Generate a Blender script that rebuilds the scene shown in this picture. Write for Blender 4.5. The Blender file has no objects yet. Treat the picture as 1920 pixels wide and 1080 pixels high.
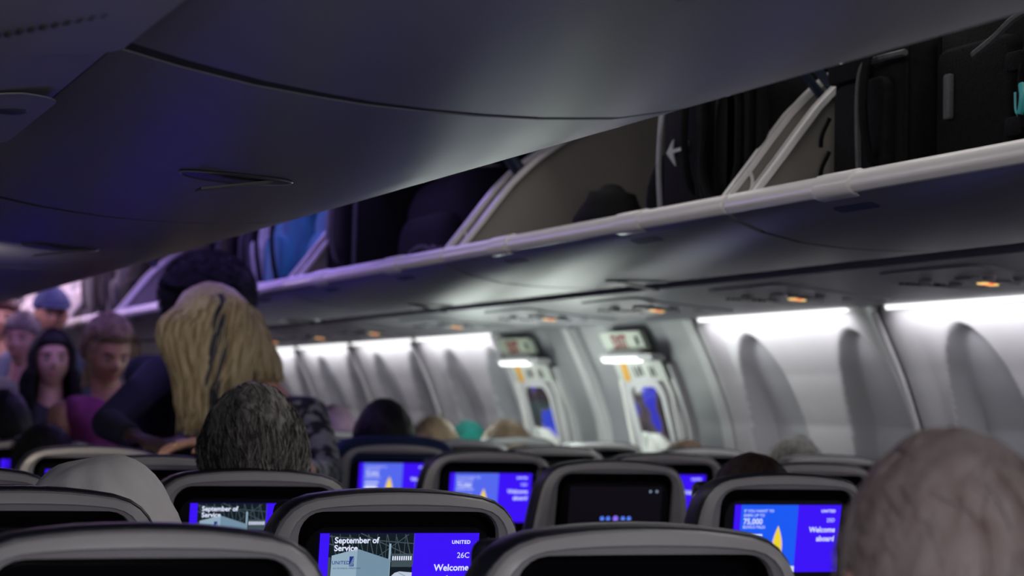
import bpy, bmesh, math, random
import numpy as np
from mathutils import Vector, Matrix, Euler, noise as mnoise
random.seed(7); np.random.seed(7)
R = math.radians
scene = bpy.context.scene
COL = scene.collection

# ------------------------------------------------------------------ camera
CAM = Vector((-1.39, 0.0, 1.275))
F_PX, ROLL, YAW, PITCH = 3927.7, 0.021, R(21.104), R(3.226)
fw = Vector((math.sin(YAW)*math.cos(PITCH), math.cos(YAW)*math.cos(PITCH), math.sin(PITCH)))
rt = Vector((math.cos(YAW), -math.sin(YAW), 0)); up = rt.cross(fw)
rt2 = rt*math.cos(ROLL) + up*math.sin(ROLL); up2 = -rt*math.sin(ROLL) + up*math.cos(ROLL)
cd = bpy.data.cameras.new('camera'); cam = bpy.data.objects.new('camera', cd); COL.objects.link(cam)
cam.matrix_world = Matrix(((rt2.x, up2.x, -fw.x, CAM.x), (rt2.y, up2.y, -fw.y, CAM.y), (rt2.z, up2.z, -fw.z, CAM.z), (0, 0, 0, 1)))
cd.sensor_width = 36; cd.lens = 36*F_PX/1920; cd.clip_start = .05
cd.dof.use_dof = True; cd.dof.focus_distance = 2.75; cd.dof.aperture_fstop = 6.3
scene.camera = cam
# ------------------------------------------------------------------ world, exposure
w = bpy.data.worlds.new('world'); scene.world = w; w.use_nodes = True
w.node_tree.nodes['Background'].inputs[0].default_value = (.02, .025, .06, 1)
w.node_tree.nodes['Background'].inputs[1].default_value = .3
vs = scene.view_settings; vs.view_transform = 'Standard'; vs.look = 'None'; vs.gamma = 1; vs.use_curve_mapping = False
vs.exposure = 0.0
scene.cycles.use_denoising = True
scene.cycles.max_bounces = 8
scene.cycles.sample_clamp_indirect = 3

# ------------------------------------------------------------------ lights of the cabin, and added fill lights
def area(name, loc, direction, sx, sy, power, color, spread=180):
    l = bpy.data.lights.new(name, 'AREA'); l.shape = 'RECTANGLE'; l.size = sx; l.size_y = sy
    l.energy = power; l.color = color; l.spread = R(spread)
    o = bpy.data.objects.new(name, l); COL.objects.link(o); o.location = loc
    d = Vector(direction).normalized()
    # local X along the cabin axis
    z = -d; x = Vector((0, 1, 0)); y = z.cross(x).normalized(); x = y.cross(z)
    o.rotation_euler = Matrix((x, y, z)).transposed().to_euler()
    return o
def point(name, loc, power, color, r=.03):
    l = bpy.data.lights.new(name, 'POINT'); l.energy = power; l.color = color; l.shadow_soft_size = r
    o = bpy.data.objects.new(name, l); COL.objects.link(o); o.location = loc
    return o
WHITE = (.97, .96, 1)
# sidewall wash lights under the outer edge of the service panels (right side, per wall panel)
RSTRIPS = [(1.9, 2.84), (2.94, 3.86), (3.96, 4.90), (5.12, 6.04), (7.96, 8.88), (8.98, 9.86), (9.98, 10.86), (10.98, 11.86), (11.98, 12.86), (12.98, 13.86)]
for a, b in RSTRIPS:
    area('sidewall_light', (1.565, (a+b)/2, 1.545), (.62, 0, -.78), b-a-.06, .03, 1.35*(b-a), WHITE, 150)
for a, b in [(1.9, 4.9), (5.1, 8), (8.1, 12)]:
    area('sidewall_light', (-1.565, (a+b)/2, 1.545), (-.62, 0, -.78), b-a-.06, .03, .18*(b-a), (.6, .65, 1), 150)
# ceiling cove lights: near ones dim neutral, far ones violet
for s in (-1, 1):
    area('ceiling_cove_light', (s*.50, 3.2, 2.10), (-s*.75, 0, -.35), 3.4, .05, 4.2, (1, .95, .92))
    area('ceiling_cove_light', (s*.50, 7.7, 2.10), (-s*.75, 0, -.35), 4.0, .05, 12.0, (.42, .28, 1))
    area('ceiling_cove_light', (s*.50, 12.2, 2.10), (-s*.75, 0, -.35), 4.6, .05, 24, (.92, .64, 1))
area('aft_ceiling_light', (.0, -.6, 2.12), (-.12, 1, -.75), .9, .5, 3, (1, .93, .88))  # added fill from behind the camera to lift the seat backs
area('reading_lamp_light', (-1.00, .45, 1.50), (.22, 1, -.45), .5, .12, 8, (.98, .95, 1))  # added fill for the seat shells, unseen behind the view
area('reading_lamp_light', (1.15, .9, 1.555), (-.30, 1, -.42), .5, .12, 8, (.98, .95, 1))  # same added fill for the right-hand seat shells
area('reading_lamp_light', (-1.06, 4.55, 1.565), (1, 1.2, -.12), .25, .08, 2.6, (1, .88, .72))
area('galley_light', (0, 15.2, 2.05), (0, -.4, -1), .8, .8, 8, (1, .86, .8))
point('exit_glow_light', (1.26, 6.9, 1.06), 4.6, (.88, 1, .92), .15)  # added fill, no fixture here; brightens bin undersides and seats by the exits
point('exit_glow_light', (1.2, 5.5, 1.16), .7, (.95, 1, .93), .12)  # second added fill point, aft of the exits
# exit row lamps, each with an added fill point in front
for y in (6.66, 7.69):
    area('exit_lamp_light', (1.625, y, 1.43), (-.75, 0, -.55), .30, .03, .9, (.93, 1, .95))
    point('exit_glow_light', (1.38, y, 1.22), 3.6, (.9, 1, .93), .12)

# ------------------------------------------------------------------ materials
def mat(name, col, rough=.5, metal=0, noise=0, nscale=30, bump=0, bscale=60, emit=None, estr=1, coat=0, col2=None, stretch=None, spec=.5, fac=(.35, .65)):
    m = bpy.data.materials.new(name); m.use_nodes = True
    nt = m.node_tree; b = nt.nodes['Principled BSDF']
    b.inputs['Base Color'].default_value = (*col, 1); b.inputs['Roughness'].default_value = rough
    b.inputs['Metallic'].default_value = metal; b.inputs['Coat Weight'].default_value = coat
    b.inputs['Specular IOR Level'].default_value = spec
    if noise or col2 or bump:
        tc = nt.nodes.new('ShaderNodeTexCoord'); mp = nt.nodes.new('ShaderNodeMapping')
        if stretch: mp.inputs['Scale'].default_value = stretch
        nt.links.new(tc.outputs['Object'], mp.inputs['Vector'])
    if noise or col2:
        n = nt.nodes.new('ShaderNodeTexNoise'); n.inputs['Scale'].default_value = nscale; n.inputs['Detail'].default_value = 4
        nt.links.new(mp.outputs[0], n.inputs['Vector'])
        cr = nt.nodes.new('ShaderNodeValToRGB')
        c2 = col2 or tuple(max(0, c*(1-noise)) for c in col)
        cr.color_ramp.elements[0].position = fac[0]; cr.color_ramp.elements[0].color = (*c2, 1)
        cr.color_ramp.elements[1].position = fac[1]; cr.color_ramp.elements[1].color = (*col, 1)
        nt.links.new(n.outputs['Fac'], cr.inputs['Fac']); nt.links.new(cr.outputs['Color'], b.inputs['Base Color'])
    if bump:
        n2 = nt.nodes.new('ShaderNodeTexNoise'); n2.inputs['Scale'].default_value = bscale; n2.inputs['Detail'].default_value = 3
        nt.links.new(mp.outputs[0], n2.inputs['Vector'])
        bp = nt.nodes.new('ShaderNodeBump'); bp.inputs['Strength'].default_value = bump; bp.inputs['Distance'].default_value = .003
        nt.links.new(n2.outputs['Fac'], bp.inputs['Height']); nt.links.new(bp.outputs['Normal'], b.inputs['Normal'])
    if emit:
        b.inputs['Emission Color'].default_value = (*emit, 1); b.inputs['Emission Strength'].default_value = estr
    return m
M = {}
M['reveal'] = mat('window_shade_grey_plastic', (.43, .43, .455), .5, noise=.04, nscale=8)  # sidewall plastic made darker, the recess shade is painted into this grey
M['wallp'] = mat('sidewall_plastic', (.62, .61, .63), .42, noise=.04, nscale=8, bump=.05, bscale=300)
M['bin'] = mat('bin_plastic', (.245, .245, .29), .36, noise=.04, nscale=6, bump=.04, bscale=250)
M['binin'] = mat('bin_liner_plastic', (.46, .45, .42), .55, noise=.06, nscale=10, bump=.08, bscale=300)
M['lip'] = mat('bin_lip_plastic', (.90, .88, .87), .3, noise=.03, nscale=12)
M['plate'] = mat('end_plate_plastic', (.34, .32, .285), .5, noise=.05, nscale=9, bump=.05, bscale=300)
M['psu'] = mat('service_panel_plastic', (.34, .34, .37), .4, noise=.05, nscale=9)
M['dark'] = mat('dark_gap_rubber', (.035, .035, .04), .7, noise=.2)  # stands in for shade inside gaps; also on small dark fittings
M['housing'] = mat('black_bin_housing', (.006, .006, .008), .8, noise=.2)
M['ceil'] = mat('ceiling_panel', (.5, .5, .56), .5, noise=.04, nscale=5)
M['carpet'] = mat('blue_grey_carpet', (.03, .035, .06), .95, noise=.4, nscale=120, bump=.4, bscale=400)
M['shell'] = mat('seat_shell_plastic', (.41, .40, .405), .38, noise=.05, nscale=20, bump=.06, bscale=500)
M['shell2'] = mat('seat_shell_inner_plastic', (.33, .32, .34), .42, noise=.05, nscale=20, bump=.06, bscale=500)
M['leather'] = mat('dark_navy_leather', (.012, .014, .026), .42, noise=.3, nscale=60, bump=.25, bscale=220)
M['navy'] = mat('navy_blue_fabric', (.006, .022, .11), .8, noise=.3, nscale=60, bump=.3, bscale=300)
M['bezel'] = mat('black_bezel_plastic', (.004, .004, .006), .3)
M['glassk'] = mat('black_screen_glass', (.003, .003, .006), .12)
M['metal'] = mat('brushed_metal', (.5, .5, .52), .35, metal=1, noise=.1, nscale=40)
M['grey'] = mat('mid_grey_plastic', (.22, .22, .24), .4, noise=.1)
M['tray'] = mat('tray_plastic', (.25, .245, .25), .45, noise=.05)
M['black'] = mat('black_nylon_fabric', (.006, .006, .007), .8, spec=.2, noise=.4, nscale=90, bump=.5, bscale=260)
M['black2'] = mat('charcoal_nylon_fabric', (.008, .0082, .009), .8, spec=.12, noise=.4, nscale=90, bump=.5, bscale=240)
M['strap'] = mat('grey_webbing', (.09, .09, .10), .7, noise=.3, nscale=120)
M['silver'] = mat('silver_piping', (.38, .39, .44), .4, noise=.1)
M['teal'] = mat('teal_nylon_fabric', (.03, .30, .42), .6, col2=(.01, .10, .20), nscale=9, bump=.4, bscale=60, stretch=(1, 3, .5))
M['pale'] = mat('pale_canvas', (.55, .58, .56), .7, noise=.25, nscale=20, bump=.4, bscale=120)
M['cream'] = mat('cream_canvas', (.75, .72, .66), .7, noise=.2, nscale=18, bump=.4, bscale=120)
M['coral'] = mat('coral_fabric', (.75, .25, .14), .7, noise=.2)
M['rust'] = mat('rust_fabric', (.25, .06, .03), .7, noise=.2)
M['turq'] = mat('turquoise_plastic', (.06, .50, .52), .4, noise=.1)
M['brass'] = mat('pale_metal_zip', (.62, .58, .5), .35, metal=.8, noise=.1)
M['bluep'] = mat('bright_blue_plastic', (.02, .05, .8), .4, noise=.1, emit=(.03, .06, 1), estr=.5)  # glowing stand-in for a small unidentified blue light
def emis(name, col, s=1.0):
    m = bpy.data.materials.new(name); m.use_nodes = True; nt = m.node_tree
    b = nt.nodes['Principled BSDF']; b.inputs['Base Color'].default_value = (.01, .01, .01, 1)
    b.inputs['Roughness'].default_value = .3; b.inputs['Specular IOR Level'].default_value = .1
    b.inputs['Emission Color'].default_value = (*col, 1); b.inputs['Emission Strength'].default_value = s
    return m
M['lamp'] = emis('lamp_diffuser_white', (1, 1, 1), 1.6)
M['eblue'] = emis('screen_deep_blue', (.045, .006, .93), 1)
M['eblue2'] = emis('screen_bright_blue', (.01, .10, .90), 1)
M['eblue3'] = emis('screen_mid_blue', (.09, .14, .85), 1)
M['ewhite'] = emis('screen_white', (.75, .80, 1), 1)
M['eyellow'] = emis('screen_yellow', (.85, .66, .02), 1)
M['epink'] = emis('screen_pink', (.75, .5, .55), 1)
M['edark'] = emis('screen_dark_picture', (.005, .010, .016), 1)
M['esteel'] = emis('screen_steel_grey', (.05, .075, .09), 1)
M['ewall'] = emis('screen_pale_wall', (.28, .40, .50), 1)
M['ewall2'] = emis('screen_pale_wall_shade', (.17, .27, .36), 1)
M['elogo'] = emis('screen_logo_blue', (.01, .03, .22), 1)
M['eplane'] = emis('screen_aircraft_white', (.50, .56, .68), 1)
M['eorange'] = emis('screen_orange', (.7, .25, .03), 1)
M['egreen'] = emis('screen_yellow_green', (.45, .50, .05), 1)
M['edot'] = emis('screen_dot_blue', (.10, .22, .95), 1)
M['edot2'] = emis('screen_dot_violet', (.25, .15, .9), 1)
M['efaint'] = emis('screen_near_black', (.004, .003, .006), 1)
M['amber'] = emis('amber_sign_glow', (1, .62, .18), 1.2)
M['red'] = emis('red_sign_glow', (1, .13, .04), 1.2)
M['exitred'] = mat('red_lettering', (.30, .02, .03), .5, noise=.1)
M['orange'] = mat('orange_sticker', (.85, .42, .03), .5, noise=.1)
M['label'] = mat('pale_placard', (.62, .64, .60), .5, noise=.05)
M['ink'] = mat('dark_print', (.08, .08, .09), .6, noise=.1)
M['signgrey'] = mat('sign_lens_plastic', (.50, .55, .46), .35, noise=.05)
# dusk seen through the exit windows
def window_mat():
    m = bpy.data.materials.new('exit_window_glass'); m.use_nodes = True; nt = m.node_tree
    b = nt.nodes['Principled BSDF']
    tc = nt.nodes.new('ShaderNodeTexCoord'); n = nt.nodes.new('ShaderNodeTexNoise'); n.inputs['Scale'].default_value = 6.5
    n.inputs['Detail'].default_value = 1
    nt.links.new(tc.outputs['Object'], n.inputs['Vector'])
    cr = nt.nodes.new('ShaderNodeValToRGB'); e = cr.color_ramp.elements
    e[0].position = .44; e[0].color = (.03, .02, .02, 1); e[1].position = .56; e[1].color = (.03, .03, .62, 1)
    x = cr.color_ramp.elements.new(.50); x.color = (.09, .07, .08, 1)
    nt.links.new(n.outputs['Fac'], cr.inputs['Fac'])
    b.inputs['Base Color'].default_value = (.02, .02, .03, 1); b.inputs['Roughness'].default_value = .08
    nt.links.new(cr.outputs['Color'], b.inputs['Emission Color']); b.inputs['Emission Strength'].default_value = .8
    return m
M['dusk'] = window_mat()

# ------------------------------------------------------------------ mesh helpers
class MB:
    def __init__(s): s.v = []; s.f = []; s.mi = []
    def add(s, vs, fs, mi=0):
        o = len(s.v); s.v += [tuple(v) for v in vs]; s.f += [tuple(i+o for i in f) for f in fs]; s.mi += [mi]*len(fs); return s
    def box(s, x0, x1, y0, y1, z0, z1, mi=0):
        v = [(x, y, z) for x in (x0, x1) for y in (y0, y1) for z in (z0, z1)]
        return s.add(v, [(0, 1, 3, 2), (4, 6, 7, 5), (0, 4, 5, 1), (2, 3, 7, 6), (0, 2, 6, 4), (1, 5, 7, 3)], mi)
    def tube(s, pts, r, n=8, mi=0, flat=None, closed=False):
        pts = [Vector(p) for p in pts]; N = len(pts)
        rr = r if isinstance(r, (list, tuple)) else [r]*N
        rings = []; prev = None
        for i, p in enumerate(pts):
            if closed: t = (pts[(i+1) % N]-pts[i-1]).normalized()
            else: t = (pts[min(i+1, N-1)]-pts[max(i-1, 0)]).normalized()
            if prev is None: a = t.orthogonal().normalized()
            else: a = (prev-t*prev.dot(t)); a = a.normalized() if a.length > 1e-6 else t.orthogonal().normalized()
            prev = a; b = t.cross(a)
            rings.append([p+(a*math.cos(k*2*math.pi/n)+b*math.sin(k*2*math.pi/n)*(flat or 1))*rr[i] for k in range(n)])
        vs = [q for rg in rings for q in rg]; fs = []
        M_ = N if closed else N-1
        for i in range(M_):
            j = (i+1) % N
            for k in range(n): fs.append((i*n+k, i*n+(k+1) % n, j*n+(k+1) % n, j*n+k))
        if not closed: fs += [tuple(range(n))[::-1], tuple((N-1)*n+k for k in range(n))]
        return s.add(vs, fs, mi)
    def ell(s, c, r, nu=16, nv=10, mi=0, rot=None):
        vs = [(0, 0, 1)]; fs = []
        for j in range(1, nv):
            th = math.pi*j/nv
            for i in range(nu): ph = 2*math.pi*i/nu; vs.append((math.sin(th)*math.cos(ph), math.sin(th)*math.sin(ph), math.cos(th)))
        vs.append((0, 0, -1)); L = len(vs)-1
        for i in range(nu): fs.append((0, 1+i, 1+(i+1) % nu)); fs.append((L, L-nu+(i+1) % nu, L-nu+i))
        for j in range(nv-2):
            for i in range(nu):
                a = 1+j*nu+i; b = 1+j*nu+(i+1) % nu; fs.append((a, a+nu, b+nu, b))
        out = []
        for v in vs:
            q = Vector((v[0]*r[0], v[1]*r[1], v[2]*r[2]))
            if rot is not None: q = rot @ q
            out.append(q+Vector(c))
        return s.add(out, fs, mi)
    def capsule(s, p0, r0, p1, r1, n=14, mi=0):
        p0 = Vector(p0); p1 = Vector(p1); d = p1-p0; L = d.length
        t = d.normalized() if L > 1e-6 else Vector((0, 0, 1)); a = t.orthogonal().normalized(); b = t.cross(a)
        prof = []
        for k in range(1, 5): th = math.pi/2*k/4; prof.append((-math.cos(th)*r0, math.sin(th)*r0))
        for k in range(0, 4): th = math.pi/2*k/4; prof.append((L+math.sin(th)*r1, math.cos(th)*r1))
        vs = [p0-t*r0]; fs = []
        for (h, rad) in prof:
            for k in range(n): an = 2*math.pi*k/n; vs.append(p0+t*h+(a*math.cos(an)+b*math.sin(an))*rad)
        vs.append(p1+t*r1); Z = len(vs)-1
        for k in range(n): fs.append((0, 1+(k+1) % n, 1+k)); fs.append((Z, Z-n+k, Z-n+(k+1) % n))
        for j in range(len(prof)-1):
            for k in range(n):
                u = 1+j*n+k; v = 1+j*n+(k+1) % n; fs.append((u, v, v+n, u+n))
        return s.add(vs, fs, mi)
    def sweep(s, prof, y0, y1, mi=0, closed=True, caps=True):
        """prof: list of (x,z), extruded along y"""
        n = len(prof); vs = [(x, y0, z) for x, z in prof]+[(x, y1, z) for x, z in prof]; fs = []
        for i in range(n if closed else n-1): j = (i+1) % n; fs.append((i, j, j+n, i+n))
        if closed and caps: fs += [tuple(range(n))[::-1], tuple(range(n, 2*n))]
        return s.add(vs, fs, mi)
    def prism(s, poly, y0, y1, mi=0):
        return s.sweep(poly, y0, y1, mi)
    def build(s, name, m, parent=None, smooth=True, ang=35, loc=None, rot=None, bevel=0, sub=0, remesh=0, smoothit=0, merge=True):
        me = bpy.data.meshes.new(name); me.from_pydata(s.v, [], s.f)
        ms = m if isinstance(m, (list, tuple)) else [m]
        for q in ms: me.materials.append(q)
        if any(s.mi): me.polygons.foreach_set('material_index', s.mi)
        bm = bmesh.new(); bm.from_mesh(me)
        if merge: bmesh.ops.remove_doubles(bm, verts=bm.verts, dist=1e-6)
        bmesh.ops.recalc_face_normals(bm, faces=bm.faces); bm.to_mesh(me); bm.free()
        if smooth:
            me.polygons.foreach_set('use_smooth', [True]*len(me.polygons))
            if not remesh: me.set_sharp_from_angle(angle=R(ang))
        o = bpy.data.objects.new(name, me); COL.objects.link(o)
        if parent: o.parent = parent
        if loc: o.location = loc
        if rot: o.rotation_euler = rot
        if bevel: b = o.modifiers.new('bevel', 'BEVEL'); b.width = bevel; b.segments = 3; b.limit_method = 'ANGLE'; b.angle_limit = R(40)
        if sub: q = o.modifiers.new('sub', 'SUBSURF'); q.levels = q.render_levels = sub
        if remesh:
            q = o.modifiers.new('remesh', 'REMESH'); q.mode = 'VOXEL'; q.voxel_size = remesh; q.use_smooth_shade = True
            q = o.modifiers.new('smooth', 'SMOOTH'); q.iterations = smoothit or 4; q.factor = .5
        return o
def empty(name, loc, rotz=0):
    o = bpy.data.objects.new(name, None); COL.objects.link(o); o.location = loc; o.rotation_euler = (0, 0, rotz); o.empty_display_size = .1
    return o
def tag(o, label=None, cat=None, group=None, kind=None):
    if label: o['label'] = label
    if cat: o['category'] = cat
    if group: o['group'] = group
    if kind: o['kind'] = kind
    return o
def struct(o): o['kind'] = 'structure'; return o
def copy_tree(o, parent=None):
    kids = list(o.children); c = o.copy(); COL.objects.link(c); c.parent = parent
    for k in kids: copy_tree(k, c)
    return c
def bez(pts, n=8):
    """Catmull-Rom through pts"""
    P = [Vector(p) for p in pts]; P = [P[0]*2-P[1]]+P+[P[-1]*2-P[-2]]; out = []
    for i in range(1, len(P)-2):
        for k in range(n):
            t = k/n; a, b, c, d = P[i-1], P[i], P[i+1], P[i+2]
            out.append(.5*((2*b)+(c-a)*t+(2*a-5*b+4*c-d)*t*t+(3*b-a-3*c+d)*t**3))
    out.append(P[-2]); return out
def rrect(w, h, r, n=6):
    """rounded rectangle outline, centred, ccw"""
    o = []
    for cx, cy, a0 in ((w/2-r, h/2-r, 0), (-w/2+r, h/2-r, 90), (-w/2+r, -h/2+r, 180), (w/2-r, -h/2+r, 270)):
        for k in range(n+1): a = R(a0+90*k/n); o.append((cx+r*math.cos(a), cy+r*math.sin(a)))
    return o
_tc = {}
def text_mesh(txt, size, align='LEFT', bold=0.0, spacing=1.0):
    key = (txt, size, align, bold, spacing)
    if key in _tc: return _tc[key]
    cu = bpy.data.curves.new('t', 'FONT'); cu.body = txt; cu.size = size; cu.align_x = align; cu.offset = bold; cu.space_character = spacing
    cu.resolution_u = 3
    ob = bpy.data.objects.new('t', cu); COL.objects.link(ob)
    dg = bpy.context.evaluated_depsgraph_get(); me = bpy.data.meshes.new_from_object(ob.evaluated_get(dg))
    bpy.data.objects.remove(ob); bpy.data.curves.remove(cu); _tc[key] = me; return me
def text_verts(txt, size, align='LEFT', bold=0.0, spacing=1.0):
    me = text_mesh(txt, size, align, bold, spacing)
    return [tuple(v.co) for v in me.vertices], [tuple(p.vertices) for p in me.polygons]

# ------------------------------------------------------------------ the cabin shell
WALLP = [(1.60, 1.572), (1.651, 1.473), (1.694, 1.387), (1.728, 1.301), (1.752, 1.235), (1.775, 1.12), (1.788, .98), (1.788, .82), (1.772, .60), (1.735, .40), (1.66, .18), (1.60, 0)]
def wallx(z):
    for (xa, za), (xb, zb) in zip(WALLP, WALLP[1:]):
        if z >= zb: return xa+(xb-xa)*(za-z)/(za-zb)
    return WALLP[-1][0]
Y0, Y1 = -1.2, 16.5
struct(MB().box(-1.62, 1.62, Y0, Y1, -.04, 0).build('floor', M['carpet'], smooth=False))
def wallmesh(side):
    pr = [(side*(x+.08), z) for x, z in [(1.62, 1.60)]+WALLP]
    pr += [(side*(x+.11), z) for x, z in ([(1.62, 1.60)]+WALLP)[::-1]]
    return MB().sweep(pr, Y0, Y1)
struct(wallmesh(1).build('wall_right', M['wallp'])); struct(wallmesh(-1).build('wall_left', M['wallp']))
struct(MB().box(-1.9, 1.9, Y1, Y1+.05, -.04, 2.4).build('wall_front', M['wallp'], smooth=False))
struct(MB().box(-1.9, 1.9, Y0-.05, Y0, -.04, 2.4).build('wall_back', M['wallp'], smooth=False))
# arched ceiling between the bin rows, and the dark structure the bins hang in
arc = [(-.62, 2.075), (-.50, 2.15), (-.3, 2.20), (0, 2.215), (.3, 2.20), (.50, 2.15), (.62, 2.075)]
struct(MB().sweep(arc+[(x, z+.02) for x, z in arc[::-1]], Y0, Y1).build('ceiling', M['ceil']))
hp = [(.62, 2.075), (.70, 2.17), (.95, 2.21), (1.20, 2.13), (1.40, 1.95), (1.52, 1.75), (1.60, 1.60)]
for s, nm in ((1, 'trim_1'), (-1, 'trim_2')):
    struct(MB().sweep([(s*x, z) for x, z in hp]+[(s*(x+.02), z+.02) for x, z in hp[::-1]], Y0, Y1).build(nm, M['housing']))
# service panel rails under the bins, with the dark gap in front of them
rail = [(1.078, 1.606), (1.20, 1.590), (1.35, 1.578), (1.50, 1.570), (1.585, 1.568), (1.60, 1.578)]
struct(MB().sweep(rail+[(x, z+.02) for x, z in rail[::-1]], Y0, Y1).build('trim_3', M['psu']))
rail2 = [(-1.028, 1.616)]+[(-x, z) for x, z in rail[1:]]
struct(MB().sweep(rail2+[(x, z+.02) for x, z in rail2[::-1]], Y0, Y1).build('trim_4', M['psu']))
struct(MB().box(1.011, 1.10, Y0, Y1, 1.626, 1.632).build('trim_5', M['dark'], smooth=False))
struct(MB().box(-1.10, -1.011, Y0, Y1, 1.626, 1.632).build('trim_6', M['dark'], smooth=False))

# ------------------------------------------------------------------ right sidewall panels with oval window recesses
def sstep(t): t = max(0, min(1, t)); return t*t*(3-2*t)
def panel(y0, y1, wins, side=1, name='window_1', res=.012):
    ny = int((y1-y0)/res); zs = np.arange(1.572, .0, -.007 if y0 < 6 else -.012)
    vs = []; fs = []; inq = []
    for i in range(ny+1):
        y = y0+(y1-y0)*i/ny
        e = min(y-y0, y1-y); edge = .030*(1-sstep(e/.10))
        if e < .004: edge = -.02 if False else edge
        for z in zs:
            x = wallx(z)+.006-edge*sstep((1.60-z)/.06)*.9; hit = False
            for wy in wins:
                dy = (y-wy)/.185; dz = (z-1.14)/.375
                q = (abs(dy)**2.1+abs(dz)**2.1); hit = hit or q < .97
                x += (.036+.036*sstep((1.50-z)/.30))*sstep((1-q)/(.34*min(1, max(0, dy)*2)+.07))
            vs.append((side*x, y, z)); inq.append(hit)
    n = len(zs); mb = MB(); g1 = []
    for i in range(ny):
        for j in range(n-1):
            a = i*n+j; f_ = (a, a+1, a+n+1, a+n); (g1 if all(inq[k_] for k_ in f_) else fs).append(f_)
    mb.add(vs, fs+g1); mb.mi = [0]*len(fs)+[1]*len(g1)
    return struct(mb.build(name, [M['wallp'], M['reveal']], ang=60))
RP = [(1.90, 2.90, (2.1, 2.62)), (2.92, 3.90, (3.12, 3.62)), (3.92, 4.94, (4.10, 4.64)), (4.96, 6.07, (5.20, 5.82)),
      (7.94, 8.92, (8.10, 8.62)), (8.94, 9.91, (9.12, 9.66)), (9.93, 10.90, (10.12, 10.64)), (10.92, 11.9, (11.12, 11.64)), (11.92, 12.9, (12.12, 12.6)), (12.92, 13.9, (13.12, 13.6))]
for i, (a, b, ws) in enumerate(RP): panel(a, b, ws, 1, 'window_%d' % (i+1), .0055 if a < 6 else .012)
k = 7
for i, (a, b, ws) in enumerate(RP):   # rib covering each joint
    yj = b+.01
    if abs(b-6.07) < .01: continue
    pts = [(wallx(z)-.034, yj, z) for z in np.arange(1.55, .05, -.03)]
    struct(MB().tube(pts, .009, 8).build('trim_%d' % k, M['wallp'])); k += 1
# light strips above each panel
for a, b in RSTRIPS:
    o = MB().sweep([(1.578, 1.5675), (1.592, 1.5675), (1.600, 1.561), (1.583, 1.555)], a, b).build('sidewall_light', M['lamp'])
    tag(o, None, 'light')
RLAB = ['sidewall light strip nearest the camera, off the right edge', 'sidewall light strip just beyond the right edge of the picture', 'bright white sidewall light strip at the far right, above the nearest oval window recess',
        'bright white sidewall light strip between the exit doors and the nearest wall seam', 'bright light strip directly forward of the far exit door', 'second light strip forward of the far exit door',
        'third light strip forward of the far exit door, right of the blonde woman', 'fourth light strip forward of the exit doors, behind the blonde woman', 'fifth light strip forward of the exits, hidden by standing people', 'farthest sidewall light strip at the front of the cabin']
for o, l in zip([o for o in bpy.data.objects if o.type == 'MESH' and o.name.startswith('sidewall_light')], RLAB): tag(o, l, 'light', 'sidewall light strips')

# exit section 6.07 .. 7.94
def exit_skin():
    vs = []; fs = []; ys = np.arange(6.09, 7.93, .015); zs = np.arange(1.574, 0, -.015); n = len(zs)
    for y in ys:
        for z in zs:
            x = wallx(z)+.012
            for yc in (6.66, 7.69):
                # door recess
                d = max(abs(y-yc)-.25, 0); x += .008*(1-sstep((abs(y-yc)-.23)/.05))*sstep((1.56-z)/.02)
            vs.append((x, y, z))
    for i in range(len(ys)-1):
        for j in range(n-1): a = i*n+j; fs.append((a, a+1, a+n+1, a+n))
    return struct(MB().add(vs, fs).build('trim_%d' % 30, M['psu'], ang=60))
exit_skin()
for kk, (yp, wd) in enumerate(((6.13, .035), (7.17, .03), (7.925, .014))):   # pillars / edge mouldings
    vs = []; zs = np.arange(1.565, .02, -.03)
    mb = MB(); prof = []
    for z in zs: prof.append(z)
    L = [[(wallx(z)+dx, yp+dy, z) for z in zs] for dx, dy in ((.02, -wd*1.3), (-.02, -wd), (-.026, 0), (-.02, wd), (.02, wd*1.3))]
    n = len(zs); fs = []
    for i in range(4):
        for j in range(n-1): a = i*n+j; fs.append((a, a+1, a+n+1, a+n))
    mb.add([p for l in L for p in l], fs)
    struct(mb.build('trim_%d' % (31+kk), M['wallp'], ang=50))
def on_wall(yc, z0, off, poly, y_dir=-1):
    """poly in (u: towards the camera/right in view, v: up along the wall) -> points on the sloping wall"""
    out = []
    for u, v in poly:
        z = z0+v; out.append((wallx(z)-off, yc-u, z))
    return out
def wall_patch(mb, yc, z0, off, thick, poly, mi=0):
    a = on_wall(yc, z0, off, poly); b = on_wall(yc, z0, off-thick, poly); n = len(poly)
    fs = [tuple(range(n))[::-1], tuple(range(n, 2*n))]+[(i, (i+1) % n, (i+1) % n+n, i+n) for i in range(n)]
    return mb.add(a+b, fs, mi)
def wall_ring(mb, yc, z0, off, po, pi, thick, mi=0):
    n = len(po); A = on_wall(yc, z0, off, po); B = on_wall(yc, z0, off, pi); C = on_wall(yc, z0, off-thick, po); D = on_wall(yc, z0, off-thick, pi)
    fs = []
    for i in range(n):
        j = (i+1) % n
        fs += [(i, j, j+n, i+n), (i, i+2*n, j+2*n, j), (i+n, j+n, j+3*n, i+3*n)]
    return mb.add(A+B+C+D, fs, mi)
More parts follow.
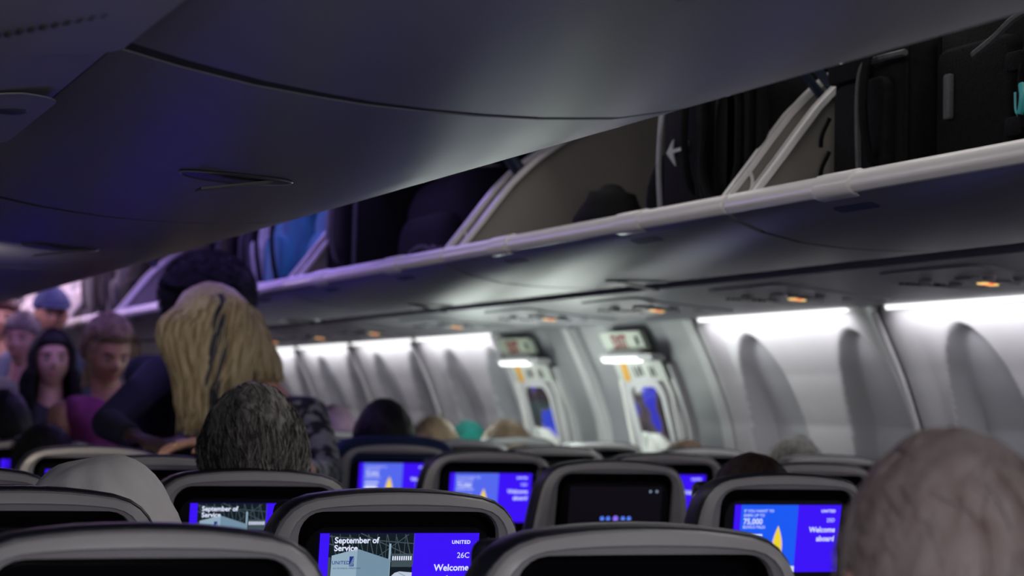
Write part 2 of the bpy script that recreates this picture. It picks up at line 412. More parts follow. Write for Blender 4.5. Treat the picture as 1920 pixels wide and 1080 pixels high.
def exit_door(yc, num, where):
    d = MB(); us = [-.235, -.232, -.226, -.1, .1, .226, .232, .235]; zz = [1.435, 1.432, 1.425]+list(np.arange(1.40, .08, -.03)); vs_ = []
    for z in zz:
        for u in us:
            e = max(0, abs(u)-.226)/.009; e2 = max(0, z-1.425)/.01; vs_.append((wallx(z)-.004+.026*max(e, e2)**2, yc-u, z))
    nu_ = len(us); d.add(vs_, [(j*nu_+i, j*nu_+i+1, (j+1)*nu_+i+1, (j+1)*nu_+i) for j in range(len(zz)-1) for i in range(nu_-1)])
    door = struct(d.build('door_%d' % num, M['wallp'], ang=30)); 
    lab = where
    # window frame
    f = MB(); wall_ring(f, yc+.02, 1.235, .022, rrect(.31, .30, .06), rrect(.24, .235, .045), .02)
    f.build('window_frame', M['wallp'], door, ang=50)
    f = MB(); wall_ring(f, yc+.02, 1.19, .016, rrect(.42, .44, .08), rrect(.385, .405, .07), .012)
    f.build('hatch_rim', M['lip'], door, ang=50)
    p = MB(); wall_patch(p, yc+.02, 1.235, .014, .004, rrect(.25, .245, .045)); p.build('window_pane', M['dusk'], door)
    # partly raised shade and its grip at the bottom of the window
    p = MB(); wall_patch(p, yc+.005, 1.155, .030, .01, [(-.09, -.05), (.10, -.05), (.13, -.01), (.02, .035), (-.06, .035)]); p.build('window_shade', M['lip'], door)
    p = MB(); wall_ring(p, yc+.0, 1.15, .036, [(-.10, -.06), (.13, -.06), (.13, -.045), (-.075, .045), (-.10, .045)], [(-.085, -.047), (.10, -.047), (.10, -.045), (-.07, .03), (-.085, .03)], .012)
    p.build('shade_grip', M['lamp2'], door)
    # placard with orange sticker and pictograms
    p = MB(); wall_patch(p, yc, 1.405, .020, .006, rrect(.40, .066, .01)); pl = p.build('placard', M['label'], door)
    p = MB(); wall_patch(p, yc, 1.405, .0225, .002, [(-.15, -.033), (-.10, -.033), (-.085, .033), (-.13, .033)]); p.build('orange_marker', M['orange'], pl)
    p = MB()
    for u, v in ((-.04, .0), (-.01, .0), (.02, .005), (.09, 0), (.12, 0)):
        wall_patch(p, yc, 1.405+v, .0225, .002, [(u-.008, -.018), (u+.008, -.018), (u+.004, .018), (u-.004, .018)])
    for u in (.0, .105): wall_patch(p, yc, 1.405, .0228, .002, [(u-.02, -.02), (u-.016, -.02), (u+.018, .015), (u+.014, .015)])
    p.build('placard_print', M['ink'], pl)
    # lamp above the door
    lamp = MB(); wall_patch(lamp, yc, 1.452, .055, .05, rrect(.44, .022, .01)); lo = lamp.build('exit_lamp', M['wallp'])
    p = MB(); wall_patch(p, yc+.05, 1.444, .058, .02, rrect(.30, .016, .007)); p.build('lamp_diffuser', M['lamp3'], lo)
    tag(lo, 'bright white lamp bar above the %s' % where, 'lamp')
    # exit sign
    sg = MB(); wall_patch(sg, yc+.03, 1.508, .024, .02, rrect(.34, .066, .012)); so = sg.build('exit_sign', M['signgrey'], ang=30)
    tag(so, 'pale EXIT sign with red letters over the %s' % where, 'sign')
    tv, tf = text_verts('EXIT', .062, 'CENTER', .0025)
    pts = on_wall(yc+.05, 1.508, .0255, [(x, y-.022) for x, y, z in tv])
    MB().add(pts, tf).build('sign_lettering', M['exitred'], so, smooth=False)
    b = MB(); wall_patch(b, yc+.03, 1.508, .027, .006, [(u+.125, v) for u, v in rrect(.022, .03, .008)]); b.build('sign_bracket', M['dark'], so)
    b = MB(); wall_patch(b, yc+.03, 1.470, .040, .012, rrect(.27, .010, .004)); b.build('sign_ledge', M['lip'], so)
M['lamp2'] = mat('glossy_white_plastic', (.85, .88, .84), .2, emit=None)
M['lamp3'] = emis('exit_lamp_diffuser', (.97, 1, .97), 2.2)
exit_door(6.66, 1, 'nearer overwing exit door')
exit_door(7.69, 2, 'farther overwing exit door')

# ------------------------------------------------------------------ overhead bins (open, swung down)
UNDER = [(.341, 1.666), (.331, 1.660), (.325, 1.650), (.324, 1.641), (.331, 1.633), (.352, 1.621), (.407, 1.601), (.484, 1.586), (.57, 1.580), (.64, 1.579), (.70, 1.580), (.76, 1.583), (.81, 1.588), (.875, 1.596), (.951, 1.610), (1.008, 1.623)]
BACK = [(1.10, 1.66), (1.19, 1.72), (1.245, 1.80), (1.255, 1.90)]
INNER = [(1.243, 1.90), (1.232, 1.80), (1.18, 1.735), (1.09, 1.675), (1.004, 1.638), (.951, 1.625), (.875, 1.612), (.76, 1.60), (.64, 1.597), (.50, 1.603), (.42, 1.620), (.375, 1.640), (.358, 1.655), (.351, 1.664)]
PLATE = [(.343, 1.655), (.37, 1.69), (.405, 1.734), (.44, 1.78), (.481, 1.832), (.515, 1.867), (.55, 1.899), (.603, 1.938), (.665, 1.978), (.735, 2.014), (.83, 2.048), (.931, 2.068), (1.03, 2.062), (1.12, 2.03), (1.19, 1.975), (1.24, 1.90), (1.235, 1.80), (1.18, 1.73), (1.09, 1.67), (1.004, 1.632), (.875, 1.606), (.76, 1.594), (.64, 1.590), (.50, 1.596), (.42, 1.613), (.37, 1.635)]
def off_poly(poly, d):
    c = Vector((.85, 1.82)); out = []
    n = len(poly)
    for i in range(n):
        a = Vector(poly[i-1]); b = Vector(poly[(i+1) % n]); t = (b-a).normalized(); nn = Vector((t.y, -t.x))
        p = Vector(poly[i]); 
        if (c-p).dot(nn) < 0: nn = -nn
        out.append(tuple(p+nn*d))
    return out
def make_bin(side, y0, y1, name='overhead_bin'):
    S = lambda pr: [(side*x, z) for x, z in pr]
    root = empty(name, (side*.85, (y0+y1)/2, 1.60)); ox, oy, oz = root.location
    def place(o):
        if o.parent is root: o.location = (-ox, -oy, -oz)
        return o
    g = .007
    # the bucket, its ends turned down a little like the moulded shell
    mbk = MB().sweep(S(UNDER+BACK+INNER), y0+g, y1-g)
    if side < 0: mbk.v = [(x, y+(.026*sstep((abs(x)-.58)/.45) if y < yv else 0), z) for x, y, z in mbk.v for yv in ((y0+y1)/2,)]
    place(mbk.build('bucket', M['bin'], root, ang=60, bevel=.004))
    seam_strip = [(x, z+.0012) for x, z in UNDER[6:]]
    place(MB().sweep(S(seam_strip+[(x, z+.012) for x, z in seam_strip[::-1]]), y0-.006, y0+(.036 if side < 0 else .006)).build('end_seal', M['dark'], root, ang=60))  # dark strip laid in the seam between bins to stand for its shade
    lip = [(.3435, 1.6685), (.332, 1.664), (.3235, 1.652), (.3225, 1.641), (.330, 1.6305), (.348, 1.630), (.362, 1.652), (.356, 1.667)]
    place(MB().sweep(S(lip), y0+g-.001, y1-g+.001).build('lip', M['lip'], root, ang=75, bevel=.003))
    # hinged side plates with a raised rim
    for (ya, yb, yr) in ((y1-.052, y1-.044, -1), (y0+.044, y0+.052, 1)):
        ep = place(MB().prism(S(PLATE), ya, yb).build('end_plate', M['plate'], root, ang=30))
        arcp = PLATE[:15]; inn = off_poly(PLATE, .010)[:15]
        mb = MB(); e = .016
        pr = S(arcp)+S(inn)[::-1]
        place(mb.prism(pr, ya-e if yr < 0 else ya-.004, yb+.004 if yr < 0 else yb+e).build('plate_rim', M['lip'], ep, ang=30))
        # little catch near the foot of the plate
        yc = yb+.004 if yr < 0 else ya-.004
        place(MB().tube([(side*.425, yc-.004, 1.69), (side*.425, yc+.004, 1.69)], .006, 10).build('catch', M['dark'], ep))
        place(MB().tube(bez([(side*.400, yc, 1.665), (side*.405, yc, 1.70), (side*.395, yc, 1.72)], 4), .004, 8).build('catch', M['lip'], ep))
    # swing arm from the structure above to the bucket
    for yy in (y1-.025, y0+.025):
        pts = bez([(side*.415, yy, 2.10), (side*.44, yy, 2.02), (side*.465, yy, 1.955), (side*.495, yy, 1.912), (side*.54, yy, 1.865), (side*.60, yy, 1.82)], 5)
        place(MB().tube(pts, .014, 8, flat=.6).build('swing_arm', M['armc'], root))
    # two grips moulded on the lip
    for off in (.42, 1.13):
        yy = y0+off*(y1-y0)/1.52
        gp = [(.3455, 1.6715), (.330, 1.667), (.3205, 1.653), (.3195, 1.640), (.327, 1.628), (.345, 1.6235), (.366, 1.648), (.360, 1.669)]
        gr = place(MB().sweep(S(gp), yy-.062, yy+.062).build('lip_grip', M['lip'], root, ang=75, bevel=.006))
        mb = MB(); pts = rrect(.13, .020, .0099, 5); vs = []
        for u, v in pts: x = .352+.02+v*1.0; vs.append((side*x, yy+u, 1.6135-(x-.372)*.36-.0006))
        vs2 = [(a, b, c+.004) for a, b, c in vs]; n = len(vs)
        mb.add(vs+vs2, [tuple(range(n)), tuple(range(n, 2*n))[::-1]]+[(i, (i+1) % n, (i+1) % n+n, i+n) for i in range(n)])
        place(mb.build('grip_recess', M['bluesh'], gr))  # flat blue-grey oval on the underside below the grip
    # latch dish with paddle under the bucket
    yl = (y0+y1)/2; lx = .715
    if side > 0: lx = .69; yl = y0+(1.15 if y0 > 3 else .38)*(y1-y0)/1.52
    n = 28; dish = MB(); rim = []; bot = []
    zz = lambda x: np.interp(x, [p[0] for p in UNDER[6:]], [p[1] for p in UNDER[6:]])
    for i in range(n):
        a = 2*math.pi*i/n; u = math.cos(a); v = math.sin(a)
        x = lx+.078*u; rim.append((side*x, yl+.052*v, zz(x)-.0018)); 
        x = lx+.072*u; bot.append((side*x, yl+.047*v, zz(x)-.0028))
    dish.add(rim+bot+[(side*lx, yl, zz(lx)-.0022)], [(i, (i+1) % n, (i+1) % n+n, i+n) for i in range(n)]+[(i+n, (i+1) % n+n, 2*n) for i in range(n)])
    la = place(dish.build('latch', M['latch'], root, ang=60))
    p = MB(); pr = [(-.048, -.018), (.052, -.018), (.052, .020), (.0, .026), (-.045, .012)]
    vs = [(side*(lx+u), yl+v, zz(lx+u)-.004-(.020 if u > .04 else (.009 if u > -.01 else 0))) for u, v in pr]
    vs2 = [(x, y, z+.003) for x, y, z in vs]; m_ = len(pr)
    p.add(vs+vs2, [tuple(range(m_)), tuple(range(m_, 2*m_))[::-1]]+[(i, (i+1) % m_, (i+1) % m_+m_, i+m_) for i in range(m_)])
    place(p.build('latch_paddle', M['latch'], la, smooth=False))
    q = MB(); q.tube([tuple(Vector(r)+Vector((0, 0, -.0005))) for r in rim], .0018, 6, closed=True)
    place(q.build('latch_rim', M['metal'], la))
    return root
M['armc'] = mat('swing_arm_metal', (.055, .07, .12), .35, metal=.6, noise=.1)
M['bluesh'] = mat('blue_grey_marking', (.05, .06, .14), .5, noise=.1)
M['latch'] = mat('latch_dish_plastic', (.09, .09, .095), .35, noise=.1)
RJ = [.35, 1.87, 3.39, 4.94, 6.46, 7.95, 9.46, 10.98, 12.5, 14.02]
RB = ['open right overhead bin nearest the camera, running off the right edge', 'open right overhead bin holding the large black roller case, far upper right',
      'open right overhead bin with a black ridged cap resting behind its lip', 'open right overhead bin with the big black bags, violet light on its lip',
      'open right overhead bin holding the teal bag, above the blonde woman', 'open right overhead bin with a cream end plate lit left of the rounded black hair',
      'open right overhead bin with tall grey and black bags above the man in the cap', 'open right overhead bin with white bags near the front of the cabin', 'farthest open right overhead bin at the cabin front']
for (a, b), l in zip(zip(RJ, RJ[1:]), RB): tag(make_bin(1, a, b), l, 'overhead bin', 'right overhead bins')
LJ = [-.99, .53, 2.05, 3.57, 5.09, 6.61, 8.13, 9.65, 11.17, 12.69, 14.21]
LB = ['left overhead bin above and behind the camera', 'left overhead bin whose smooth plain underside spans the picture top', 'left overhead bin with a metal rimmed oval latch on its grey underside, upper left',
      'left overhead bin beyond the second curved seam at the left edge', 'fourth left overhead bin forward, above the aisle people', 'left overhead bin above the woman in the magenta top',
      'left overhead bin above the far aisle queue', 'left overhead bin well forward at the left edge', 'left overhead bin near the front of the cabin', 'farthest left overhead bin at the cabin front']
for (a, b), l in zip(zip(LJ, LJ[1:]), LB): tag(make_bin(-1, a, b), l, 'overhead bin', 'left overhead bins')

# ------------------------------------------------------------------ passenger service units on the rails
def railz(x): return float(np.interp(abs(x), [p[0] for p in rail[:5]], [p[1] for p in rail[:5]]))
def psu(side, yc, cx=1.30, label=''):
    root = empty('passenger_service_unit', (side*cx, yc, railz(cx)))
    b = MB(); n = 20; pts = rrect(.34, .44, .05)
    def pl(poly, dz, th):
        vs = [(side*u, v, railz(cx+u)-railz(cx)-dz) for u, v in poly]; vs2 = [(x, y, z-th) for x, y, z in vs]; n = len(poly)
        return vs+vs2, [tuple(range(n)), tuple(range(n, 2*n))[::-1]]+[(i, (i+1) % n, (i+1) % n+n, i+n) for i in range(n)]
    MB().add(*pl(pts, -.002, .007)).build('panel', M['psu'], root, ang=30)
    s_ = MB().add(*pl([(u+0.0, v) for u, v in rrect(.14, .07, .012)], .004, .006)).build('sign_housing', M['psu'], root)
    f = MB()
    for v0, mi in ((-.0125, 0), (0, 1), (.0125, 0)):
        f.add(*pl([(u+v0, v) for u, v in rrect(.0124, .034, .002)], .0095, .003), mi)
    f.build('seatbelt_sign', [M['amber'], M['red']], s_)
    for kx in (-.08, 0, .08):
        MB().ell((side*kx, .13, -.004-.08*max(0, 0)), (.018, .018, .007)).build('reading_light', M['psu'], root)
        MB().tube([(side*kx, -.12, -.002), (side*kx, -.12, -.012)], [.017, .013], 14).build('air_nozzle', M['grey'], root)
    g = MB()
    for i in range(13):
        for j in range(2): g.ell((side*(-.12+.010*j), .06+.0 + (i-6)*.0, -.006), (.001, .001, .001), 4, 3) if False else g.tube([(side*(-.10+.016*i), .195+.012*j, -.002), (side*(-.10+.016*i), .195+.012*j, -.0075)], .0035, 8)
    g.build('speaker_grille', M['dark'], root)
    tag(root, label, 'service unit', 'passenger service units')
for y, l in ((3.12, 'service unit under the bins nearest the right edge, outside the picture'), (4.0, 'service unit with glowing amber sign above the rightmost oval recess'), (4.88, 'service unit with amber sign right of the nearer exit, second from the right edge'),
             (5.75, 'service unit with small red sign just right of the nearer exit door'), (6.61, 'service unit above the nearer exit door'), (7.55, 'service unit above the farther exit door'),
             (8.6, 'service unit above the second light strip past the exits'), (9.45, 'service unit past the exits with a faint amber sign'), (10.3, 'service unit right of the blonde woman'), (11.2, 'farthest service unit near the cabin front')):
    psu(1, y, 1.30, l)
def psu_left(yc, label):
    root = empty('passenger_service_unit', (-1.13, yc, railz(1.13)))
    zf = lambda x: railz(1.13+x)-railz(1.13)
    b = MB(); pr = rrect(.20, .50, .06); vs = [(-u, v, zf(u)-.0008) for u, v in pr]; n = len(pr)
    b.add(vs+[(x, y, z-.0012) for x, y, z in vs], [tuple(range(n)), tuple(range(n, 2*n))[::-1]]+[(i, (i+1) % n, (i+1) % n+n, i+n) for i in range(n)]); b.build('panel', M['psu'], root, ang=30)
    g = MB()
    for j in range(2):
        for i in range(11):
            u = -.048+.0085*i; v = .01+.012*i*.9+.014*j; g.tube([(-u, v-.01, zf(u)-.004), (-u, v-.01, zf(u)-.0062)], .0028, 8)
    g.build('speaker_grille', M['dark'], root)
    MB().ell((.055, -.13, zf(-.055)-.004), (.026, .020, .006), rot=Matrix.Rotation(.6, 3, 'Z')).build('call_button', M['bluesh'], root)
    MB().ell((.0, -.19, -.005), (.018, .018, .006)).build('reading_light', M['psu'], root)
    tag(root, label, 'service unit', 'passenger service units')
M['bluesh'] = mat('blue_grey_marking', (.05, .06, .14), .5, noise=.1)
for y, l in ((1.77, 'service unit with rows of small dark holes at the upper left corner'), (2.56, 'service unit cut by the left edge, left of the curved bin seam'), (3.36, 'left service unit ahead of the camera past the left edge')):
    psu_left(y, l)

# ------------------------------------------------------------------ seats
HALF = [(0, 0), (.03, -.0006), (.06, -.002), (.09, -.005), (.118, -.009), (.138, -.0155), (.153, -.025), (.164, -.037), (.172, -.051), (.178, -.070), (.183, -.095), (.188, -.125), (.195, -.18), (.203, -.25), (.210, -.33)]
TL = .14
def sh(x, d, z): return (x, d-z*TL, z)       # lean: lower parts lie further forward
def outline(inset=0, zmax=-.33):
    h = []
    N = len(HALF)
    for i, (x, z) in enumerate(HALF):
        a = Vector(HALF[max(i-1, 0)]); b = Vector(HALF[min(i+1, N-1)]); t = (b-a).normalized(); n = Vector((t.y, -t.x))
        if i == 0: n = Vector((0, -1))
        q = Vector((x, z))+n*inset; h.append((max(q.x, 0), q.y))
    h[-1] = (h[-1][0], zmax)
    return [(-x, z) for x, z in h[:0:-1]]+h     # left bottom -> top -> right bottom
def to_ring(depth_pts): return depth_pts
REC = dict(w=.278, top=-.031, bot=-.225, r=.030)
def rec_outline(n_side):
    """recess outline sampled to match the outline count: left bottom -> over the top -> right bottom"""
    w, t, b, r = REC['w']/2, REC['top'], REC['bot'], REC['r']
    half = [(0, t), (w*.25, t), (w*.5, t), (w*.68, t), (w-r, t)]
    for k in range(1, 6): a = R(90-90*k/5); half.append((w-r+r*math.cos(a), t-r+r*math.sin(a)))
    m = len(HALF)-len(half)
    for k in range(1, m+1): half.append((w, t-r+(b-t+r)*k/m))
    return [(-x, z) for x, z in half[:0:-1]]+half
def loft(mb, rings, mi=0):
    n = len(rings[0]); vs = [p for r in rings for p in r]; fs = []
    for j in range(len(rings)-1):
        for i in range(n-1): a = j*n+i; fs.append((a, a+1, a+n+1, a+n))
    return mb.add(vs, fs, mi)
HANGAR = None
def screen_panel(kind, parent):
    """display of one seat screen; u to the right, v up from its lower left corner, in screen widths"""
    W, H = .224, .126; x0 = -.112; zt = -.0590
    def P(u, v, lift): return sh(x0+u*W, -.0010-lift, zt-H+v*W)
    def quad(mb, u0, v0, u1, v1, mi, lift=.0): mb.add([P(u0, v0, lift), P(u1, v0, lift), P(u1, v1, lift), P(u0, v1, lift)], [(0, 1, 2, 3)], mi)
    def poly(mb, pts, mi, lift): mb.add([P(u, v, lift) for u, v in pts], [tuple(range(len(pts)))], mi)
    def txt(mb, s, u, v, size, mi, al='LEFT', bold=.0, sp=1.0, lift=.0006):
        tv, tf = text_verts(s, size, al, bold, sp); mb.add([P(u+a, v+b, lift) for a, b, c in tv], tf, mi)
    top = H/W
    s = MB()
    if kind == 'off': mats = [M['glassk']]; quad(s, 0, 0, 1, top, 0)
    elif kind == 'dots': mats = [M['efaint']]; quad(s, 0, 0, 1, top, 0)
    else: mats = [M['eblue']]; quad(s, 0, 0, 1, top, 0)
    sc = s.build('screen', mats, parent, smooth=False, merge=False)
    if kind in ('off',): return sc
    t = MB()
    if kind == 'hangar':
        pm = [M['edark'], M['esteel'], M['ewall'], M['ewall2'], M['elogo'], M['eplane'], M['eorange'], M['egreen'], M['ewhite'], M['eblue3']]
        pc = MB(); L = .0002
        a0, a1 = .058, .583
        quad(pc, a0, 0, a1, top, 0, L)
        rnd = random.Random(3)
        def bar(u0, v0, u1, v1, wd, mi, lift):
            d = Vector((u1-u0, v1-v0)); 
            if d.length < 1e-5: return
            n = Vector((-d.y, d.x)).normalized()*wd/2
            poly(pc, [(u0+n.x, v0+n.y), (u1+n.x, v1+n.y), (u1-n.x, v1-n.y), (u0-n.x, v0-n.y)], mi, lift)
        # roof trusses
        for i in range(9):
            u = a0+.01+i*.058
            bar(u, top-.01-.012*(i % 2), u+.052, .375, .006, 1, L*2); bar(u+.052, .375, u+.055, top-.005, .004, 1, L*2)
        bar(a0, .50, a1-.01, .36, .007, 1, L*2.2); bar(a0, .545, a1, .50, .006, 1, L*2.2); bar(.25, top, a1, .42, .006, 1, L*2.2); bar(.33, .40, .55, .555, .005, 1, L*2.2)
        bar(.437, .2, .437, .5, .013, 2, L*2.6)
        # hangar building, corner to the camera
        poly(pc, [(a0+.015, .13), (.235, .13), (.235, .47), (a0+.02, .43)], 2, L*3)
        poly(pc, [(.235, .13), (.44, .13), (.44, .405), (.235, .47)], 3, L*3)
        quad(pc, a0+.0, .13, a0+.015, .42, 1, L*3)
        quad(pc, .45, .36, a1, .44, 1, L*2.8)
        for i in range(9): quad(pc, .455+i*.014, .40, .463+i*.014, .425, 8, L*3)
        # tail logo tile beside the lettering
        quad(pc, .188, .365, .216, .425, 4, L*4)
        for q in range(3): bar(.190+.008*q, .367, .214, .420-.014*q, .003, 2, L*5)
        # aircraft nose
        pl = [(.455, .235), (.435, .255), (.432, .275), (.448, .30), (.475, .325), (.505, .333), (a1, .326), (a1, .21), (.52, .205), (.48, .215)]
        poly(pc, pl, 5, L*4)
        poly(pc, [(.452, .292), (.478, .292), (.480, .305), (.462, .305)], 0, L*5); bar(.50, .325, a1, .285, .004, 3, L*5)
        quad(pc, .425, .20, .435, .29, 7, L*4.4); bar(.41, .27, .44, .20, .007, 7, L*4.5); quad(pc, .41, .262, .436, .272, 7, L*4.5)
        # crowd on the hangar floor
        quad(pc, a0, 0, a1, .13, 1, L*3.2)
        for i in range(170):
            u = rnd.uniform(a0+.005, a1-.012); v = rnd.uniform(.0, .165); wd = rnd.uniform(.005, .011)
            quad(pc, u, v, u+wd, v+wd*rnd.uniform(.8, 1.8), rnd.choice([8, 9, 9, 4, 8, 6, 0, 5, 0, 9]), L*(5+.01*i))
        for u in (.25, .27, .30, .32, .335): quad(pc, u, .155, u+.017, .185, 6, L*4.6)
        txt(pc, 'UNITED', .080, .378, .030, 4, bold=.0003, sp=1.05, lift=L*5); 
        txt(pc, 'SFO TECHNICAL OPERATIONS', .088, .350, .0125, 4, lift=L*5)
        pc.build('screen_picture', pm, sc, smooth=False, merge=False)
        txt(t, 'September of', .090, .504, .050, 0, bold=.0012); txt(t, 'Service', .090, .458, .050, 0, bold=.0012)
        txt(t, 'UNITED', .945, .498, .030, 0, 'RIGHT', .0009, 1.15)
        txt(t, '26C', .945, .412, .048, 0, 'RIGHT'); txt(t, 'Welcome', 1.045-.0, .33, .066, 0, 'RIGHT', .0016) if False else txt(t, 'Welcome', .945, .335, .056, 0, 'RIGHT', .0012)
        txt(t, 'aboard', .955, .26, .064, 0, 'RIGHT', .0014)
        t.build('screen_text', [M['ewhite']], sc, smooth=False, merge=False)
    elif kind in ('advert', 'advert2'):
        pc = MB(); L = .0002
        bgm = M['eblue2'] if kind == 'advert' else M['eblue3']
        quad(pc, .06, 0, .59, top, 0, L); 
        pc.add([P(.44+.025*math.sin(a)*1.0, .16+.27*(.5-.5*math.cos(a)) , L*2) for a in []], []) 
        surf = lambda sc_, l, mi: poly(pc, [(.415+.040*sc_*math.sin(math.pi*q/16)**1.0*(1 if q <= 16 else 1), .03+.36*(q/16)) for q in range(0, 17)]+[(.415-.040*sc_*math.sin(math.pi*q/16), .03+.36*(q/16)) for q in range(15, 0, -1)], mi, l)
        surf(1.25, L*2, 1); surf(.85, L*3, 2)
        quad(pc, .44, .0, .59, .05, 3, L*4)
        pc.build('screen_picture', [bgm, M['epink'], M['eyellow'], M['ewhite']], sc, smooth=False, merge=False)
        txt(t, 'IF YOU WANT TO', .085, .500, .034, 0); txt(t, 'EARN UP TO', .085, .463, .034, 0); txt(t, '75,000', .085, .402, .066, 0, bold=.0012)
        txt(t, 'BONUS MILES', .085, .366, .034, 0); quad(t, .085, .30, .27, .318, 0, .0006)
        if kind == 'advert2': quad(t, .085, .22, .25, .27, 0, .0006)
        txt(t, 'UNITED', .945, .50, .034, 0, 'RIGHT', .001, 1.15); txt(t, '25D' if kind == 'advert' else '23D', .945, .42, .045, 0, 'RIGHT'); txt(t, 'Welcome', .955, .335, .062, 0, 'RIGHT', .0014); txt(t, 'aboard', .955, .26, .062, 0, 'RIGHT', .0014)
        t.build('screen_text', [M['ewhite']], sc, smooth=False, merge=False)
    elif kind == 'blue':
        txt(t, 'UNITED', .945, .50, .034, 0, 'RIGHT', .001, 1.15); txt(t, 'Welcome', .955, .335, .062, 0, 'RIGHT', .0014)
        t.build('screen_text', [M['ewhite']], sc, smooth=False, merge=False)
    elif kind == 'dots':
        pc = MB()
        for i, u in enumerate((.365, .430, .510, .590, .655)):
            r = .029 if i == 2 else .022
            poly(pc, [(u+r*math.cos(R(a)), .245+r*math.sin(R(a))) for a in range(0, 360, 24)], 1 if i == 2 else 0, .0006)
        pc.build('page_dots', [M['edot'], M['edot2']], sc, smooth=False, merge=False)
        for u in (.87, .94): poly(t, [(u+.012*math.cos(R(a)), .515+.012*math.sin(R(a))) for a in range(0, 360, 45)], 0, .0004)
        quad(t, .02, .085, .23, .125, 0, .0006)
        t.build('screen_text', [M['ewhite2']], sc, smooth=False, merge=False)
    return sc
M['ewhite2'] = emis('screen_dim_white', (.30, .42, .55), 1)
SEATTOP = 1.161
def make_seat(kind, headrest='leather', raised=0.0):
    """root on the floor under the back top; local z measured from the top of the back"""
    root = empty('airline_seat', (0, 0, 0)); T = (0, 0, SEATTOP)
    rl = lambda ins, d, zmax=-.33: [sh(x, d, z) for x, z in outline(ins, zmax)]
    # cushion/cover: wraps the front and shows as the dark rim
    mb = MB()
    out = [rl(.020, .085), rl(.006, .075), rl(.0, .055), rl(.0, .020), rl(.003, .013), rl(.010, .013)]
    loft(mb, out); mb.build('back_cushion', M['leather'], root, loc=T, ang=70)
    f = MB(); fp = rl(.020, .085); n = len(fp); f.add(fp, [tuple(range(n))])
    f.build('front_cover', M['leather'], root, loc=T)
    # shell
    rec = rec_outline(0)
    mb = MB()
    def mixr(ins, d, tmix=0):
        a = outline(ins); out = []
        for (x, z), (rx, rz) in zip(a, rec): out.append(sh(x+(rx-x)*tmix, d, z+(rz-z)*tmix))
        return out
    rings = [mixr(.0045, .020), mixr(.005, .010), mixr(.0075, .0035), mixr(.012, .000)]
    loft(mb, rings, 0)
    loft(mb, [mixr(.012, .000), mixr(.014, -.003, .36)], 0)
    loft(mb, [mixr(.014, -.003, .36), mixr(.014, -.001, .50), mixr(.014, .0005, .92), mixr(.014, .008, 1.0)], 1)
    mb.build('back_shell', [M['shell'], M['shell2']], root, loc=T, ang=24)
    # recess walls and monitor
    mb = MB(); inner = []
    ci = Vector((0, (REC['top']+REC['bot'])/2))
    r0 = [sh(x, .008, z) for x, z in rec]; r1 = [sh(x*.975, .022, z-.006 if z > -.08 else z) for x, z in rec]; r2 = [sh(x*.955, .012, z-.016 if z > -.08 else z) for x, z in rec]; r3 = [sh(x*.93, .002, z-.020 if z > -.08 else z) for x, z in rec]
    loft(mb, [r0, r1, r2, r3]); n = len(r3); mb.add(r3, [tuple(range(n))])
    mb.build('monitor', M['bezel'], root, loc=T, ang=40)
    s = screen_panel(kind, root); s.location = T
    # lower back with tray table
    mb = MB(); a = [(-.210, -.33), (.210, -.33), (.215, -.72), (-.215, -.72)]
    vs = [sh(x, .0, z) for x, z in a]+[sh(x, .08, z) for x, z in a]
    mb.add(vs, [(0, 1, 2, 3), (4, 7, 6, 5), (0, 4, 5, 1), (1, 5, 6, 2), (2, 6, 7, 3), (3, 7, 4, 0)]); mb.build('lower_back', M['leather'], root, loc=T, bevel=.012)
    mb = MB(); w_ = REC['w']/2
    rp = [(x, z) for x, z in rrect(.36, .20, .02)]; vs = [sh(x, -.012, z-.345) for x, z in rp]+[sh(x, .004, z-.345) for x, z in rp]; n = len(rp)
    mb.add(vs, [tuple(range(n)), tuple(range(n, 2*n))[::-1]]+[(i, (i+1) % n, (i+1) % n+n, i+n) for i in range(n)]); mb.build('tray_table', M['tray'], root, loc=T, ang=30)
    mb = MB(); rp = [(-.135, -.225), (.135, -.225), (.15, -.25), (-.15, -.25)]
    vs = [sh(x, .002, z) for x, z in rp]+[sh(x, .02, z) for x, z in rp]; mb.add(vs, [(0, 1, 2, 3), (4, 7, 6, 5), (0, 4, 5, 1), (1, 5, 6, 2), (2, 6, 7, 3), (3, 7, 4, 0)]); mb.build('lower_shell', M['shell2'], root, loc=T)
    # seat pan, armrests, legs
    MB().box(-.215, .215, .11, .56, .37, .47).build('seat_cushion', M['leather'], root, bevel=.03)
    for s_ in (-1, 1):
        MB().box(s_*.238-.011, s_*.238+.011, .08, .46, .60, .635).build('armrest', M['grey'], root, bevel=.009)
        MB().tube([(s_*.19, .16, .37), (s_*.19, .20, .0)], .018, 8).build('leg', M['metal'], root)
        MB().tube([(s_*.19, .48, .37), (s_*.19, .44, .0)], .018, 8).build('leg', M['metal'], root)
    MB().box(-.15, .15, .095-(-.11)*TL*0, .125, SEATTOP-.19, SEATTOP-.02).build('headrest', M[headrest], root, bevel=.02)
    if raised:
        mb = MB(); o2 = [(x*1.06, z+raised) for x, z in outline(.0, -.16)]
        loft(mb, [[sh(x*.97, .010, z-.004) for x, z in o2], [sh(x, .022, z) for x, z in o2], [sh(x, .07, z) for x, z in o2], [sh(x*.97, .085, z-.006) for x, z in o2]])
        fp = [sh(x*.97, .085, z-.006) for x, z in o2]; mb.add(fp, [tuple(range(len(fp)))]); fp = [sh(x*.97, .010, z-.004) for x, z in o2]; mb.add(fp, [tuple(range(len(fp)))])
        mb.build('headrest_cover', M['navy'], root, loc=T, ang=50)
    return root
protos = {}
COLX = {'A': -1.507, 'B': -1.007, 'C': -.507, 'D': .511, 'E': 1.01, 'F': 1.509}
